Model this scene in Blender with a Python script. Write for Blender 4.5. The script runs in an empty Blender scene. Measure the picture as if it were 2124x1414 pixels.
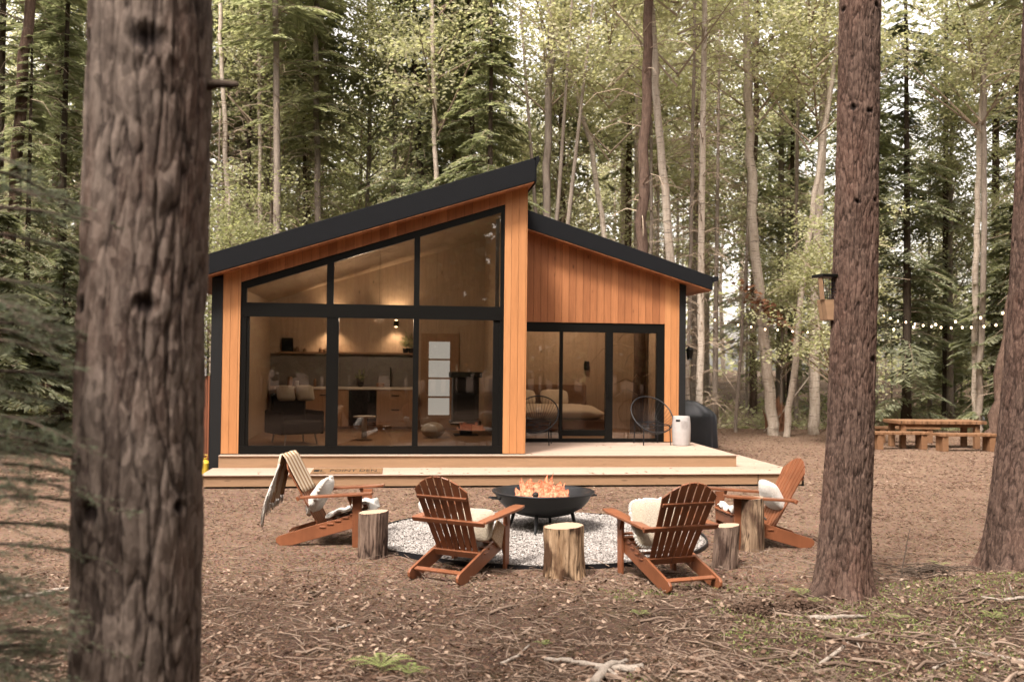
import bpy, math, random
import numpy as np
from mathutils import Vector, Matrix
random.seed(7); rng = np.random.default_rng(7)
PI = math.pi
S = bpy.context.scene
COL = S.collection
# ------------------------------------------------------------------ camera model
F_PX = 2000.; CAM_H = 1.9; CX, CY = 1062., 707.
PITCH = math.atan(43/2000); RHO = .011
cX = Vector((1, 0, 0)); cF = Vector((0, math.cos(PITCH), math.sin(PITCH))); cU = Vector((0, -math.sin(PITCH), math.cos(PITCH)))
rC = math.cos(RHO)*cX + math.sin(RHO)*cU; uC = -math.sin(RHO)*cX + math.cos(RHO)*cU
CAM = Vector((0, 0, CAM_H))
def ray(px, py): return cF + (px-CX)/F_PX*rC - (py-CY)/F_PX*uC
def onz(px, py, z=0.):
    d = ray(px, py); return CAM + d*((z-CAM_H)/d.z)
def at(px, py, y):
    d = ray(px, py); return CAM + d*(y/d.y)
# ------------------------------------------------------------------ numpy noise
def _h(ix, iy, iz, s):
    with np.errstate(over='ignore'):
        n = (ix.astype(np.int64)*374761393 + iy.astype(np.int64)*668265263 + iz.astype(np.int64)*2147483647 + s*1274126177) & 0xffffffff
        n = ((n ^ (n >> 13))*1274126177) & 0xffffffff
        n = (n ^ (n >> 16)) & 0xffffffff
    return n/4294967295.
def vnoise(x, y, z=None, s=0):
    x = np.asarray(x, float); y = np.asarray(y, float); z = np.zeros_like(x) if z is None else np.asarray(z, float)
    ix, iy, iz = np.floor(x), np.floor(y), np.floor(z)
    fx, fy, fz = x-ix, y-iy, z-iz
    fx, fy, fz = [t*t*(3-2*t) for t in (fx, fy, fz)]
    r = 0
    for a in (0, 1):
        for b in (0, 1):
            for c in (0, 1):
                w = (fx if a else 1-fx)*(fy if b else 1-fy)*(fz if c else 1-fz)
                r = r + w*_h(ix+a, iy+b, iz+c, s)
    return r
def fbm(x, y, z=None, s=0, o=4):
    r = 0; a = .5; f = 1.
    for i in range(o):
        r = r + a*vnoise(x*f, y*f, None if z is None else z*f, s+i*17); a *= .5; f *= 2.03
    return r
def cells(u, v, period, s=0):
    iu, iv = np.floor(u), np.floor(v)
    f1 = np.full(u.shape, 9.); f2 = np.full(u.shape, 9.); cid = np.zeros(u.shape)
    for a in (-1, 0, 1):
        for b in (-1, 0, 1):
            cu, cv = iu+a, iv+b; m = np.mod(cu, period); zz = np.zeros_like(m)
            px, py = cu+.1+.8*_h(m, cv, zz, s), cv+.1+.8*_h(m, cv, zz, s+5)
            d = np.hypot(u-px, v-py); rid = _h(m, cv, zz, s+9)
            new = d < f1
            f2 = np.where(new, f1, np.minimum(f2, d)); cid = np.where(new, rid, cid); f1 = np.where(new, d, f1)
    return f1, f2, cid
# ------------------------------------------------------------------ mesh builder
class MB:
    def __init__(s): s.v = []; s.f = []; s.m = []
    def add(s, vs, fs, mi=0):
        o = len(s.v); s.v += [tuple(p) for p in vs]; s.f += [tuple(i+o for i in f) for f in fs]; s.m += [mi]*len(fs); return s
    def box(s, x0, x1, y0, y1, z0, z1, mi=0, M=None):
        vs = [Vector((x, y, z)) for z in (z0, z1) for y in (y0, y1) for x in (x0, x1)]
        if M is not None: vs = [M @ p for p in vs]
        return s.add(vs, [(0,2,3,1),(4,5,7,6),(0,1,5,4),(2,6,7,3),(0,4,6,2),(1,3,7,5)], mi)
    def bar(s, a, b, w, t, up=(0,0,1), mi=0):
        a, b = Vector(a), Vector(b); d = (b-a); L = d.length; d.normalize(); u = Vector(up)
        x = d.cross(u)
        if x.length < 1e-4: x = d.cross(Vector((1,0,0)))
        x.normalize(); u = x.cross(d); vs = []
        for p in (a, b):
            for sx, sz in ((-1,-1),(1,-1),(1,1),(-1,1)): vs.append(p + x*(sx*w/2) + u*(sz*t/2))
        return s.add(vs, [(0,1,2,3),(7,6,5,4),(0,4,5,1),(1,5,6,2),(2,6,7,3),(3,7,4,0)], mi)
    def tube(s, pts, rad, n=8, mi=0, caps=True):
        pts = [Vector(p) for p in pts]; k = len(pts)
        if not hasattr(rad, '__len__'): rad = [rad]*k
        t0 = (pts[1]-pts[0]).normalized(); ref = Vector((0,0,1)) if abs(t0.z) < .9 else Vector((1,0,0))
        x = t0.cross(ref).normalized(); vs = []
        for i, p in enumerate(pts):
            t = (pts[min(i+1,k-1)]-pts[max(i-1,0)])
            if t.length < 1e-7: t = t0.copy()
            t.normalize(); x = x - t*x.dot(t)
            if x.length < 1e-5: x = t.orthogonal()
            x.normalize(); y = t.cross(x)
            for j in range(n):
                a = 2*PI*j/n; vs.append(p + (x*math.cos(a)+y*math.sin(a))*rad[i])
        fs = [(i*n+j, i*n+(j+1)%n, (i+1)*n+(j+1)%n, (i+1)*n+j) for i in range(k-1) for j in range(n)]
        if caps: fs += [tuple(range(n-1,-1,-1)), tuple((k-1)*n+j for j in range(n))]
        return s.add(vs, fs, mi)
    def lathe(s, prof, n=32, c=(0,0,0), mi=0, close=False):
        vs = [(c[0]+r*math.cos(2*PI*j/n), c[1]+r*math.sin(2*PI*j/n), c[2]+z) for r, z in prof for j in range(n)]
        k = len(prof)
        fs = [(i*n+j, i*n+(j+1)%n, (i+1)*n+(j+1)%n, (i+1)*n+j) for i in range(k-1) for j in range(n)]
        if prof[0][0] > 1e-4: fs.append(tuple(range(n-1,-1,-1)))
        if prof[-1][0] > 1e-4 and not close: fs.append(tuple((k-1)*n+j for j in range(n)))
        return s.add(vs, fs, mi)
    def prism(s, poly, axis, a, b, mi=0):
        # poly: 2D points; axis 'y': (x,z) extruded y a..b ; 'x': (y,z) ; 'z': (x,y)
        def P(p, t): return {'y': (p[0], t, p[1]), 'x': (t, p[0], p[1]), 'z': (p[0], p[1], t)}[axis]
        n = len(poly); vs = [P(p, a) for p in poly] + [P(p, b) for p in poly]
        fs = [tuple(range(n)), tuple(range(2*n-1, n-1, -1))] + [(i, i+n, (i+1)%n+n, (i+1)%n) for i in range(n)]
        return s.add(vs, fs, mi)
    def grid(s, fn, nu, nv, mi=0):
        vs = [fn(i/(nu-1), j/(nv-1)) for i in range(nu) for j in range(nv)]
        return s.add(vs, [(i*nv+j, (i+1)*nv+j, (i+1)*nv+j+1, i*nv+j+1) for i in range(nu-1) for j in range(nv-1)], mi)
    def build(s, name, mats, parent=None, smooth=False, bevel=0., solid=0., fixn=False):
        me = bpy.data.meshes.new(name); me.from_pydata(s.v, [], s.f)
        mats = mats if isinstance(mats, (list, tuple)) else [mats]
        for m in mats: me.materials.append(m)
        if len(mats) > 1: me.polygons.foreach_set('material_index', s.m)
        me.polygons.foreach_set('use_smooth', [smooth]*len(me.polygons)); me.update()
        if fixn or bevel:
            import bmesh
            b = bmesh.new(); b.from_mesh(me); bmesh.ops.recalc_face_normals(b, faces=b.faces)
            b.to_mesh(me); b.free()
        o = bpy.data.objects.new(name, me); COL.objects.link(o)
        if parent: o.parent = parent
        if solid:
            md = o.modifiers.new('s', 'SOLIDIFY'); md.thickness = solid; md.offset = 0
        if bevel:
            md = o.modifiers.new('b', 'BEVEL'); md.width = bevel; md.segments = 2; md.limit_method = 'ANGLE'
        return o
def mesh_np(name, V, Fq, mats, parent=None, smooth=False, mi=None, attr=None):
    """quads or tris from numpy arrays"""
    me = bpy.data.meshes.new(name); n = len(V); k = Fq.shape[1]; m = len(Fq)
    me.vertices.add(n); me.vertices.foreach_set('co', np.asarray(V, np.float32).ravel())
    me.loops.add(m*k); me.loops.foreach_set('vertex_index', Fq.astype(np.int32).ravel())
    me.polygons.add(m); me.polygons.foreach_set('loop_start', (np.arange(m)*k).astype(np.int32))
    mats = mats if isinstance(mats, (list, tuple)) else [mats]
    for q in mats: me.materials.append(q)
    if mi is not None: me.polygons.foreach_set('material_index', np.asarray(mi, np.int32))
    me.update(calc_edges=True); me.polygons.foreach_set('use_smooth', [smooth]*m)
    if attr is not None:
        a = me.color_attributes.new('bk', 'FLOAT_COLOR', 'POINT')
        c = np.ones((n, 4), np.float32); c[:, :3] = attr; a.data.foreach_set('color', c.ravel())
    if name is None: return me
    o = bpy.data.objects.new(name, me); COL.objects.link(o)
    if parent: o.parent = parent
    return o
def tag(o, label=None, cat=None, group=None, kind=None):
    if label: o['label'] = label
    if cat: o['category'] = cat
    if group: o['group'] = group
    if kind: o['kind'] = kind
    return o
def empty(name, loc=(0,0,0), rz=0., label=None, cat=None, group=None):
    o = bpy.data.objects.new(name, None); COL.objects.link(o); o.location = loc; o.rotation_euler = (0,0,rz); o.empty_display_size = .2
    return tag(o, label, cat, group)
def copy_obj(o, parent=None):
    c = o.copy(); COL.objects.link(c); c.parent = parent
    for ch in list(o.children): copy_obj(ch, c)
    return c
# ------------------------------------------------------------------ materials
class N:
    def __init__(s, name):
        s.m = bpy.data.materials.new(name); s.m.use_nodes = True; s.t = s.m.node_tree; s.t.nodes.clear()
        s.out = s.t.nodes.new('ShaderNodeOutputMaterial')
    def n(s, typ, ins=None, **kw):
        d = s.t.nodes.new('ShaderNode'+typ)
        for k, v in kw.items(): setattr(d, k, v)
        for k, v in (ins or {}).items():
            if hasattr(v, 'is_output') or isinstance(v, bpy.types.NodeSocket): s.t.links.new(v, d.inputs[k])
            else: d.inputs[k].default_value = v
        return d
    def co(s, scale=(1,1,1), kind='Object', loc=(0,0,0)):
        return s.n('Mapping', {'Vector': s.n('TexCoord').outputs[kind], 'Scale': scale, 'Location': loc}).outputs[0]
    def noise(s, vec, scale, detail=4, rough=.55, dist=0):
        return s.n('TexNoise', {'Vector': vec, 'Scale': scale, 'Detail': detail, 'Roughness': rough, 'Distortion': dist}).outputs['Fac']
    def math(s, op, a, b=0., c=0.): return s.n('Math', {0: a, 1: b, 2: c}, operation=op).outputs[0]
    def mix(s, fac, a, b, typ='MIX'):
        d = s.t.nodes.new('ShaderNodeMix'); d.data_type = 'RGBA'; d.blend_type = typ
        for sock, v in ((d.inputs[0], fac), (d.inputs[6], a), (d.inputs[7], b)):
            if isinstance(v, bpy.types.NodeSocket): s.t.links.new(v, sock)
            else: sock.default_value = v if not isinstance(v, (tuple, list)) else (*v[:3], 1)
        return d.outputs[2]
    def ramp(s, fac, stops, interp='LINEAR'):
        d = s.n('ValToRGB', {'Fac': fac}); e = d.color_ramp; e.interpolation = interp
        while len(e.elements) < len(stops): e.elements.new(.5)
        for q, (p, c) in zip(e.elements, stops): q.position = p; q.color = (*c, 1) if len(c) == 3 else c
        return d.outputs[0]
    def bump(s, h, dist=.01, st=1.): return s.n('Bump', {'Height': h, 'Distance': dist, 'Strength': st}).outputs[0]
    def pbr(s, col, rough=.7, normal=None, spec=.4, **kw):
        ins = {'Base Color': col if isinstance(col, bpy.types.NodeSocket) else (*col, 1), 'Roughness': rough, 'Specular IOR Level': spec}
        if normal is not None: ins['Normal'] = normal
        ins.update(kw); b = s.n('BsdfPrincipled', ins); s.t.links.new(b.outputs[0], s.out.inputs[0]); return s.m
def plain(name, c, rough=.6, var=.15, scale=20, spec=.4, bump=.0, **kw):
    g = N(name); v = g.noise(g.co(), scale)
    col = g.mix(v, [x*(1-var) for x in c], [min(1, x*(1+var)) for x in c])
    return g.pbr(col, rough, g.bump(v, bump) if bump else None, spec, **kw)
def cladding(name, c1, c2, w=.135, gap=.02, rough=.55, axis='X', dark=.25):
    g = N(name); sep = g.n('SeparateXYZ', {0: g.co()}); a = sep.outputs[axis]
    q = g.math('DIVIDE', a, w); idx = g.math('FLOOR', q); fr = g.math('FRACT', q)
    wn = g.n('TexWhiteNoise', {'W': idx}, noise_dimensions='1D').outputs['Value']
    sc = (9, 9, .7) if axis == 'X' else ((.7, 9, 9) if axis in 'YZ' else (9, 9, .7))
    off = g.n('CombineXYZ', {'X': g.math('MULTIPLY', wn, 37.), 'Y': g.math('MULTIPLY', wn, 11.), 'Z': 0.}).outputs[0]
    vec = g.n('VectorMath', {0: g.co(sc), 1: off}, operation='ADD').outputs[0]
    gr = g.noise(vec, 2.2, 6, .6, .6); fine = g.noise(vec, 9, 5, .6)
    kn = g.n('TexVoronoi', {'Vector': g.n('VectorMath', {0: g.co((3.2, 3.2, 1.3) if axis == 'X' else (1.1, 5, 5)), 1: off}, operation='ADD').outputs[0], 'Scale': 1.3}).outputs['Distance']
    knot = g.ramp(kn, [(0, (1,1,1)), (.05, (.8,.8,.8)), (.09, (0,0,0))])
    col = g.mix(wn, c1, c2)
    col = g.mix(g.math('MULTIPLY', g.ramp(gr, [(.35, (0,0,0)), (.65, (1,1,1))]), .45), col, [x*.6 for x in c1])
    col = g.mix(g.math('MULTIPLY', fine, .3), col, [min(1, x*1.5) for x in c2])
    col = g.mix(g.math('MULTIPLY', knot, .7), col, [x*.3 for x in c1])
    if name == 'acacia_slat':
        oi = g.n('ObjectInfo').outputs['Random']; col = g.mix(g.math('MULTIPLY', oi, .45), col, [x*1.35 for x in c2]); st_ = g.noise(g.co((1,1,1)), 3, 3); col = g.mix(g.math('MULTIPLY', g.ramp(st_, [(.45, (0,0,0)), (.65, (1,1,1))]), .35), col, [x*.5 for x in c1])
    e = g.math('MINIMUM', fr, g.math('SUBTRACT', 1., fr)); ed = g.n('MapRange', {0: e, 1: 0., 2: gap, 3: 0., 4: 1.}).outputs[0]
    col = g.mix(ed, [x*dark for x in c1], col)
    h = g.math('ADD', ed, g.math('MULTIPLY', fine, .12))
    return g.pbr(col, rough, g.bump(h, .006), .3)
M = {}
M['cedar'] = cladding('cedar_cladding', (.19, .068, .027), (.38, .158, .066), .135, .028, .55, 'X', .45)
M['cedar_end'] = cladding('cedar_trim', (.35, .148, .056), (.43, .20, .084), .12, .022, .55, 'X', .45)
M['pine'] = cladding('pine_board', (.24, .145, .085), (.31, .195, .115), 3.0, .001, .65, 'Y')
M['deck'] = cladding('deck_board', (.31, .23, .18), (.40, .30, .24), .14, .05, .6, 'Y', .5)
M['ply'] = cladding('plywood_lining', (.37, .27, .185), (.44, .33, .235), 1.2, .003, .6, 'X', .6)
M['cab'] = cladding('oak_cabinet', (.26, .15, .085), (.32, .19, .11), .6, .006, .55, 'X', .3)
M['chairwood'] = cladding("acacia_slat", (.125, .044, .021), (.20, .076, .037), 3.1, .001, .34, 'X')
M['blackclad'] = cladding('black_cladding', (.004, .004, .0045), (.006, .006, .0065), .15, .05, .7, 'Y', .3)
M['blackframe'] = plain('black_aluminium', (.004, .0037, .0033), .4, .2, 30, .2)
M['roof'] = plain('black_roofing', (.0035, .004, .0055), .85, .4, 60, .2, .004)
M['steel'] = plain('blackened_steel', (.009, .0095, .011), .45, .4, 12, .35, .001)
M['wire'] = plain('black_wire', (.010, .010, .012), .45, spec=.3)
M['white'] = plain('white_ceramic', (.36, .34, .335), .35)
M['metalgrey'] = plain('brushed_metal', (.45, .45, .46), .3, Metallic=.8)
M['counter'] = plain('pale_counter', (.55, .50, .44), .4)
M['splash'] = plain('grey_backsplash', (.17, .15, .135), .4)
M['bulb_socket'] = plain('socket_black', (.02, .02, .02), .5)
M['linen'] = plain('linen', (.50, .43, .34), .95, .12, 40, .1, .003)
M['headboard'] = plain('headboard_brown', (.16, .085, .045), .7)
M['cover'] = plain('grill_cover_vinyl', (.022, .024, .030), .32, .3, 6, .5, .01)
M['yellow'] = plain('yellow_plastic', (.62, .42, .05), .5)
M['redwood'] = cladding('red_timber', (.16, .055, .03), (.22, .08, .04), .12, .04)
M['doorglass'] = plain('frosted_glass', (.78, .76, .70), .5)
M['dark'] = plain('dark_upholstery', (.008, .008, .008), .8, spec=.1)
M['charcoal'] = plain('charred_log', (.03, .025, .022), .9, .5, 20, .2, .01)
M['rust'] = plain('dry_needles', (.20, .095, .05), .9)
M['soil'] = plain('dark_soil', (.085, .055, .040), .95, .4, 30, .1, .01)
def m_coir():
    g = N('coir_mat'); v = g.noise(g.co((1,1,1)), 240, 3)
    return g.pbr(g.ramp(v, [(.3, (.13, .07, .035)), (.7, (.24, .145, .08))]), .95, g.bump(v, .006), .1)
M['coir'] = m_coir()
def m_fleece(name, c, sc=60):
    g = N(name); v = g.noise(g.co(), sc, 5, .7)
    return g.pbr(g.ramp(v, [(.3, [x*.72 for x in c]), (.65, c)]), .95, g.bump(v, .015), .1, **{'Sheen Weight': .4})
M['fleece'] = m_fleece('white_fleece', (.52, .485, .445)); M['cream'] = m_fleece('cream_knit', (.40, .34, .26), 90)
M['tan'] = m_fleece('tan_hide', (.42, .27, .15), 50)
def m_stripe():
    g = N('striped_wool'); s = g.n('SeparateXYZ', {0: g.co()}).outputs['X']
    q = g.math('FRACT', g.math('MULTIPLY', s, 9.)); v = g.noise(g.co(), 80, 4)
    k = g.ramp(q, [(.0, (.50,.43,.34)), (.42, (.50,.43,.34)), (.44, (.15,.08,.045)), (.74, (.15,.08,.045)), (.76, (.33,.235,.15)), (1, (.33,.235,.15))], 'CONSTANT')
    return g.pbr(g.mix(v, k, g.mix(.5, k, (.3, .2, .12))), .95, g.bump(v, .008), .1)
M['stripe'] = m_stripe()
def m_glass():
    g = N('window_glass')
    fr = g.n('Fresnel', {'IOR': 1.52}).outputs[0]; fr = g.math('MULTIPLY_ADD', fr, 1.5, .0)
    a = g.n('BsdfTransparent', {'Color': (.84, .80, .77, 1)}).outputs[0]
    b = g.n('BsdfGlossy', {'Color': (1, 1, 1, 1), 'Roughness': .015}).outputs[0]
    x = g.n('MixShader', {0: fr, 1: a, 2: b}); g.t.links.new(x.outputs[0], g.out.inputs[0]); return g.m
M['glass'] = m_glass()
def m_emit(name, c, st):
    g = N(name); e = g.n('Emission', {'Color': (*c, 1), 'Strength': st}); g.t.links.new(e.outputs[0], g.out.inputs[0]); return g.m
M['bulb'] = m_emit('bulb_glow', (1, .72, .44), 2.6)
M['lampglow'] = m_emit('lamp_glow', (1, .70, .38), 2.)
M['ember'] = m_emit('ember_glow', (1, .22, .04), .9)
def m_flame():
    g = N('flame'); z = g.n('SeparateXYZ', {0: g.co()}).outputs['Z']; v = g.noise(g.co((1,1,.6)), 14, 4, .6, 1.2)
    t = g.math('ADD', g.math('MULTIPLY', z, .9), g.math('MULTIPLY', v, .8))
    lw = g.n('LayerWeight', {'Blend': .35}).outputs['Facing']
    t = g.math('ADD', t, g.math('MULTIPLY', lw, .35))
    c = g.ramp(t, [(.24, (1, .72, .50)), (.46, (1, .44, .25)), (.78, (.80, .20, .09))])
    st = g.n('MapRange', {0: g.noise(g.co(), 26, 3, .7), 1: .36, 2: .66, 3: .16, 4: .80}).outputs[0]; e = g.n('Emission', {'Color': c, 'Strength': st}).outputs[0]; tr = g.n('BsdfTransparent').outputs[0]
    f = g.ramp(g.math('ADD', lw, g.math('MULTIPLY', v, .5)), [(.45, (.85,.85,.85)), (1, (.1,.1,.1))])
    x = g.n('MixShader', {0: f, 1: tr, 2: e}); g.t.links.new(x.outputs[0], g.out.inputs[0]); return g.m
M['flame'] = m_flame()
def m_leaf(name, cols, trans=.35, hue_noise=.6):
    g = N(name); r = g.n('NewGeometry').outputs['Random Per Island']; oi = g.n('ObjectInfo').outputs['Random']
    cn = g.noise(g.co(), hue_noise, 3)
    t = g.math('ADD', g.math('MULTIPLY', r, .45), g.math('ADD', g.math('MULTIPLY', cn, .45), g.math('MULTIPLY', oi, .25)))
    c = g.ramp(t, [(.15+.7*i/(len(cols)-1), k) for i, k in enumerate(cols)])
    d = g.n('BsdfDiffuse', {'Color': c}).outputs[0]
    tl = g.n('BsdfTranslucent', {'Color': g.mix(1., c, (1.1, 1.15, .8), 'MULTIPLY')}).outputs[0]
    x = g.n('MixShader', {0: trans, 1: d, 2: tl}); g.t.links.new(x.outputs[0], g.out.inputs[0]); return g.m
M['con'] = m_leaf('hemlock_needles', [(.145, .155, .105), (.25, .26, .175), (.39, .395, .28)], .55)
M['con2'] = m_leaf('spruce_needles', [(.165, .175, .12), (.28, .285, .20), (.42, .415, .30)], .55)
M['dec'] = m_leaf('maple_leaves', [(.21, .215, .12), (.35, .345, .21), (.50, .485, .33)], .55)
M['dec2'] = m_leaf('pale_leaves', [(.29, .285, .18), (.44, .425, .29), (.60, .565, .42)], .55)
M['near'] = m_leaf('near_needles', [(.075, .095, .065), (.14, .165, .115), (.22, .24, .175)], .35, 3)
M['fern'] = m_leaf('fern_frond', [(.10, .14, .045), (.18, .22, .08), (.26, .28, .12)], .4)
M['litter'] = m_leaf('leaf_litter', [(.018, .011, .008), (.05, .029, .020), (.10, .060, .042), (.18, .115, .082), (.38, .29, .22)], .05, .8)
M['litterleaf'] = m_leaf('curled_leaves', [(.026, .015, .012), (.07, .042, .031), (.14, .09, .066), (.33, .25, .195)], .1, .8)
M['gravelstone'] = m_leaf('gravel_stone', [(.075, .068, .063), (.19, .172, .162), (.30, .278, .264), (.41, .388, .37)], 0, 2)
M['twig'] = m_leaf('dead_twig', [(.045, .030, .023), (.10, .070, .054), (.22, .165, .13)], 0, 3)
M['brush'] = m_leaf('bare_branches', [(.16, .12, .09), (.26, .20, .15), (.36, .29, .22)], 0, 3)
def m_ground():
    g = N('ground_litter'); c0 = g.co()
    big = g.noise(c0, .35, 4); mid = g.noise(c0, 6, 6, .7); fine = g.noise(c0, 55, 6, .7); vf = g.n('TexVoronoi', {'Vector': c0, 'Scale': 70.}).outputs['Color']
    c = g.ramp(mid, [(.3, (.060, .036, .026)), (.5, (.140, .088, .064)), (.7, (.24, .16, .12))])
    c = g.mix(g.math('MULTIPLY', g.ramp(fine, [(.4, (0,0,0)), (.62, (1,1,1))]), .5), c, (.26, .178, .122))
    c = g.mix(.22, c, g.mix(1., vf, (.42, .27, .19), 'MULTIPLY'))
    c = g.mix(g.math('MULTIPLY', g.ramp(big, [(.4, (0,0,0)), (.65, (1,1,1))]), .35), c, (.28, .195, .142))
    sep = g.n('SeparateXYZ', {0: c0})
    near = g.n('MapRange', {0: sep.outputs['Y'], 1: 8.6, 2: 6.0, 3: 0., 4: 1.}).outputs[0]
    right = g.n('MapRange', {0: sep.outputs['X'], 1: -.5, 2: 2.2, 3: .25, 4: 1.}).outputs[0]
    moss = g.ramp(g.noise(c0, 2.6, 6, .65), [(.5, (0,0,0)), (.6, (1,1,1))])
    c = g.mix(g.math('MULTIPLY', g.math('MULTIPLY', near, right), g.math('MULTIPLY', moss, .65)), c, (.115, .125, .045))
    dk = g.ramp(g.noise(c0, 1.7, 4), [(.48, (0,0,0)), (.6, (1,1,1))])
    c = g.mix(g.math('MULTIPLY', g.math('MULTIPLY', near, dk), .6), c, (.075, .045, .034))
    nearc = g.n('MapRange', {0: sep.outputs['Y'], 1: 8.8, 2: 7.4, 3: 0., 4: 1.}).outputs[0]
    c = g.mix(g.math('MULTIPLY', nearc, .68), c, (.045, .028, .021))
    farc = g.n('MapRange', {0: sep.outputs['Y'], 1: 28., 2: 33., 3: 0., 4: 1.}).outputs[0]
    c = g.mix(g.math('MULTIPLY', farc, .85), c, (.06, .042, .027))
    h = g.math('ADD', g.math('MULTIPLY', mid, .6), g.math('ADD', fine, g.math('MULTIPLY', g.n('TexVoronoi', {'Vector': c0, 'Scale': 45.}).outputs['Distance'], .7)))
    return g.pbr(c, .95, g.bump(h, .03), .1)
M['ground'] = m_ground()
def m_bark(name, deep, c1, c2, red, red_amt=.5, fleck=.6, fs=46.):
    g = N(name); a = g.n('Attribute', attribute_name='bk'); s = g.n('SeparateColor', {0: a.outputs['Color']})
    vd = g.n('VectorMath', {0: g.co((1,1,.5)), 1: g.n('VectorMath', {0: g.n('TexNoise', {'Vector': g.co((1,1,.6)), 'Scale': 12.}).outputs['Color'], 1: (.05,.05,.05)}, operation='MULTIPLY').outputs[0]}, operation='ADD').outputs[0]
    fl = g.n('SeparateColor', {0: g.n('TexVoronoi', {'Vector': vd, 'Scale': fs}).outputs['Color']}).outputs[0]
    v = g.noise(g.co((1,1,.5)), 16, 6, .65); f = g.noise(g.co((1,1,.35)), 90, 5, .7)
    lo = g.noise(g.co((1, 1, .4)), 2.4, 4, .6)
    c = g.mix(s.outputs['Green'], c1, c2); c = g.mix(g.math('MULTIPLY', v, .5), c, [x*.55 for x in c1])
    c = g.mix(g.math('MULTIPLY', g.ramp(lo, [(.45, (0,0,0)), (.62, (1,1,1))]), red_amt), c, red)
    c = g.mix(g.math('MULTIPLY', g.ramp(f, [(.5, (0,0,0)), (.72, (1,1,1))]), .4), c, [min(1, x*1.7) for x in c2])
    c = g.mix(g.math('MULTIPLY', g.ramp(fl, [(.55, (0,0,0)), (.75, (1,1,1))]), fleck*.7), c, [min(1, x*1.55) for x in c2])
    c = g.mix(g.math('MULTIPLY', g.ramp(fl, [(.12, (1,1,1)), (.3, (0,0,0))]), fleck), c, [x*.45 for x in c1])
    c = g.mix(g.ramp(s.outputs['Red'], [(.05, (0,0,0)), (.5, (1,1,1))]), deep, c)
    return g.pbr(c, .9, g.bump(g.math('ADD', v, g.math('MULTIPLY', f, .5)), .008), .15)
M['barkL'] = m_bark('pine_bark_grey', (.010, .006, .005), (.034, .022, .018), (.155, .122, .103), (.09, .045, .031), .45, .34, 34.)
M['barkR'] = m_bark('pine_bark_red', (.010, .006, .005), (.036, .021, .016), (.125, .083, .066), (.080, .038, .027), .45, .32, 60.)
def m_log(name, c1, c2, dk):
    g = N(name); a = g.n('Attribute', attribute_name='bk'); s = g.n('SeparateColor', {0: a.outputs['Color']})
    v = g.noise(g.co((1,1,.18)), 14, 6, .7, .6); p = g.noise(g.co((1,1,.5)), 5, 4)
    c = g.ramp(v, [(.35, c1), (.62, c2)]); c = g.mix(g.ramp(p, [(.48, (0,0,0)), (.58, (1,1,1))]), c, dk)
    c = g.mix(g.ramp(s.outputs['Red'], [(.02, (0,0,0)), (.4, (1,1,1))]), [x*.4 for x in dk], c)
    return g.pbr(c, .85, g.bump(v, .012), .15)
M['stumpgold'] = m_log('peeled_log', (.15, .088, .048), (.36, .25, .16), (.07, .038, .022))
M['stumpgrey'] = m_log('grey_bark_log', (.085, .055, .042), (.19, .135, .105), (.055, .034, .026))
M['stumptan'] = m_log('tan_bark_log', (.12, .078, .05), (.25, .175, .118), (.075, .045, .03))
def m_end():
    g = N('sawn_end'); d = g.n('TexCoord').outputs['Object']; L = g.n('VectorMath', {0: g.n('Mapping', {'Vector': d, 'Scale': (1,1,0)}).outputs[0]}, operation='LENGTH').outputs['Value']
    w = g.math('FRACT', g.math('ADD', g.math('MULTIPLY', L, 60.), g.noise(g.co(), 8))); v = g.noise(g.co(), 12)
    return g.pbr(g.mix(g.math('MULTIPLY', w, .35), g.mix(v, (.30, .21, .145), (.42, .32, .235)), (.20, .125, .08)), .8)
M['sawn'] = m_end()
def m_trunk(name, a, b, spots=.0, sc=1.):
    g = N(name); v = g.noise(g.co((sc*3, sc*3, sc*.8)), 4, 6, .7); w = g.noise(g.co((2, 2, 14)), 2.2, 4, .6)
    oi = g.n('ObjectInfo').outputs['Random']
    c = g.ramp(v, [(.3, a), (.68, b)]); c = g.mix(g.math('MULTIPLY', oi, .35), c, [x*.6 for x in a])
    if spots: c = g.mix(g.math('MULTIPLY', g.ramp(w, [(.58, (0,0,0)), (.66, (1,1,1))]), spots), c, (.05, .04, .035))
    return g.pbr(c, .9, g.bump(v, .03), .1)
M['tpale'] = m_trunk('pale_birch_bark', (.30, .24, .19), (.58, .50, .42), .7)
M['tgrey'] = m_trunk('grey_bark', (.17, .135, .11), (.33, .275, .23), .3)
M['tdark'] = m_trunk('dark_bark', (.045, .034, .027), (.11, .082, .064))
M['tpine'] = m_trunk('pine_bark', (.065, .040, .030), (.20, .135, .105), .5, 2)
M['driftpale'] = m_trunk('weathered_wood', (.30, .25, .21), (.52, .45, .39), 0, 6)
M['driftdark'] = m_trunk('damp_wood', (.07, .05, .04), (.17, .13, .10), 0, 6)
M['rusticwood'] = cladding('rustic_timber', (.15, .075, .038), (.23, .125, .065), .4, .01, .7, 'Y')
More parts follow.
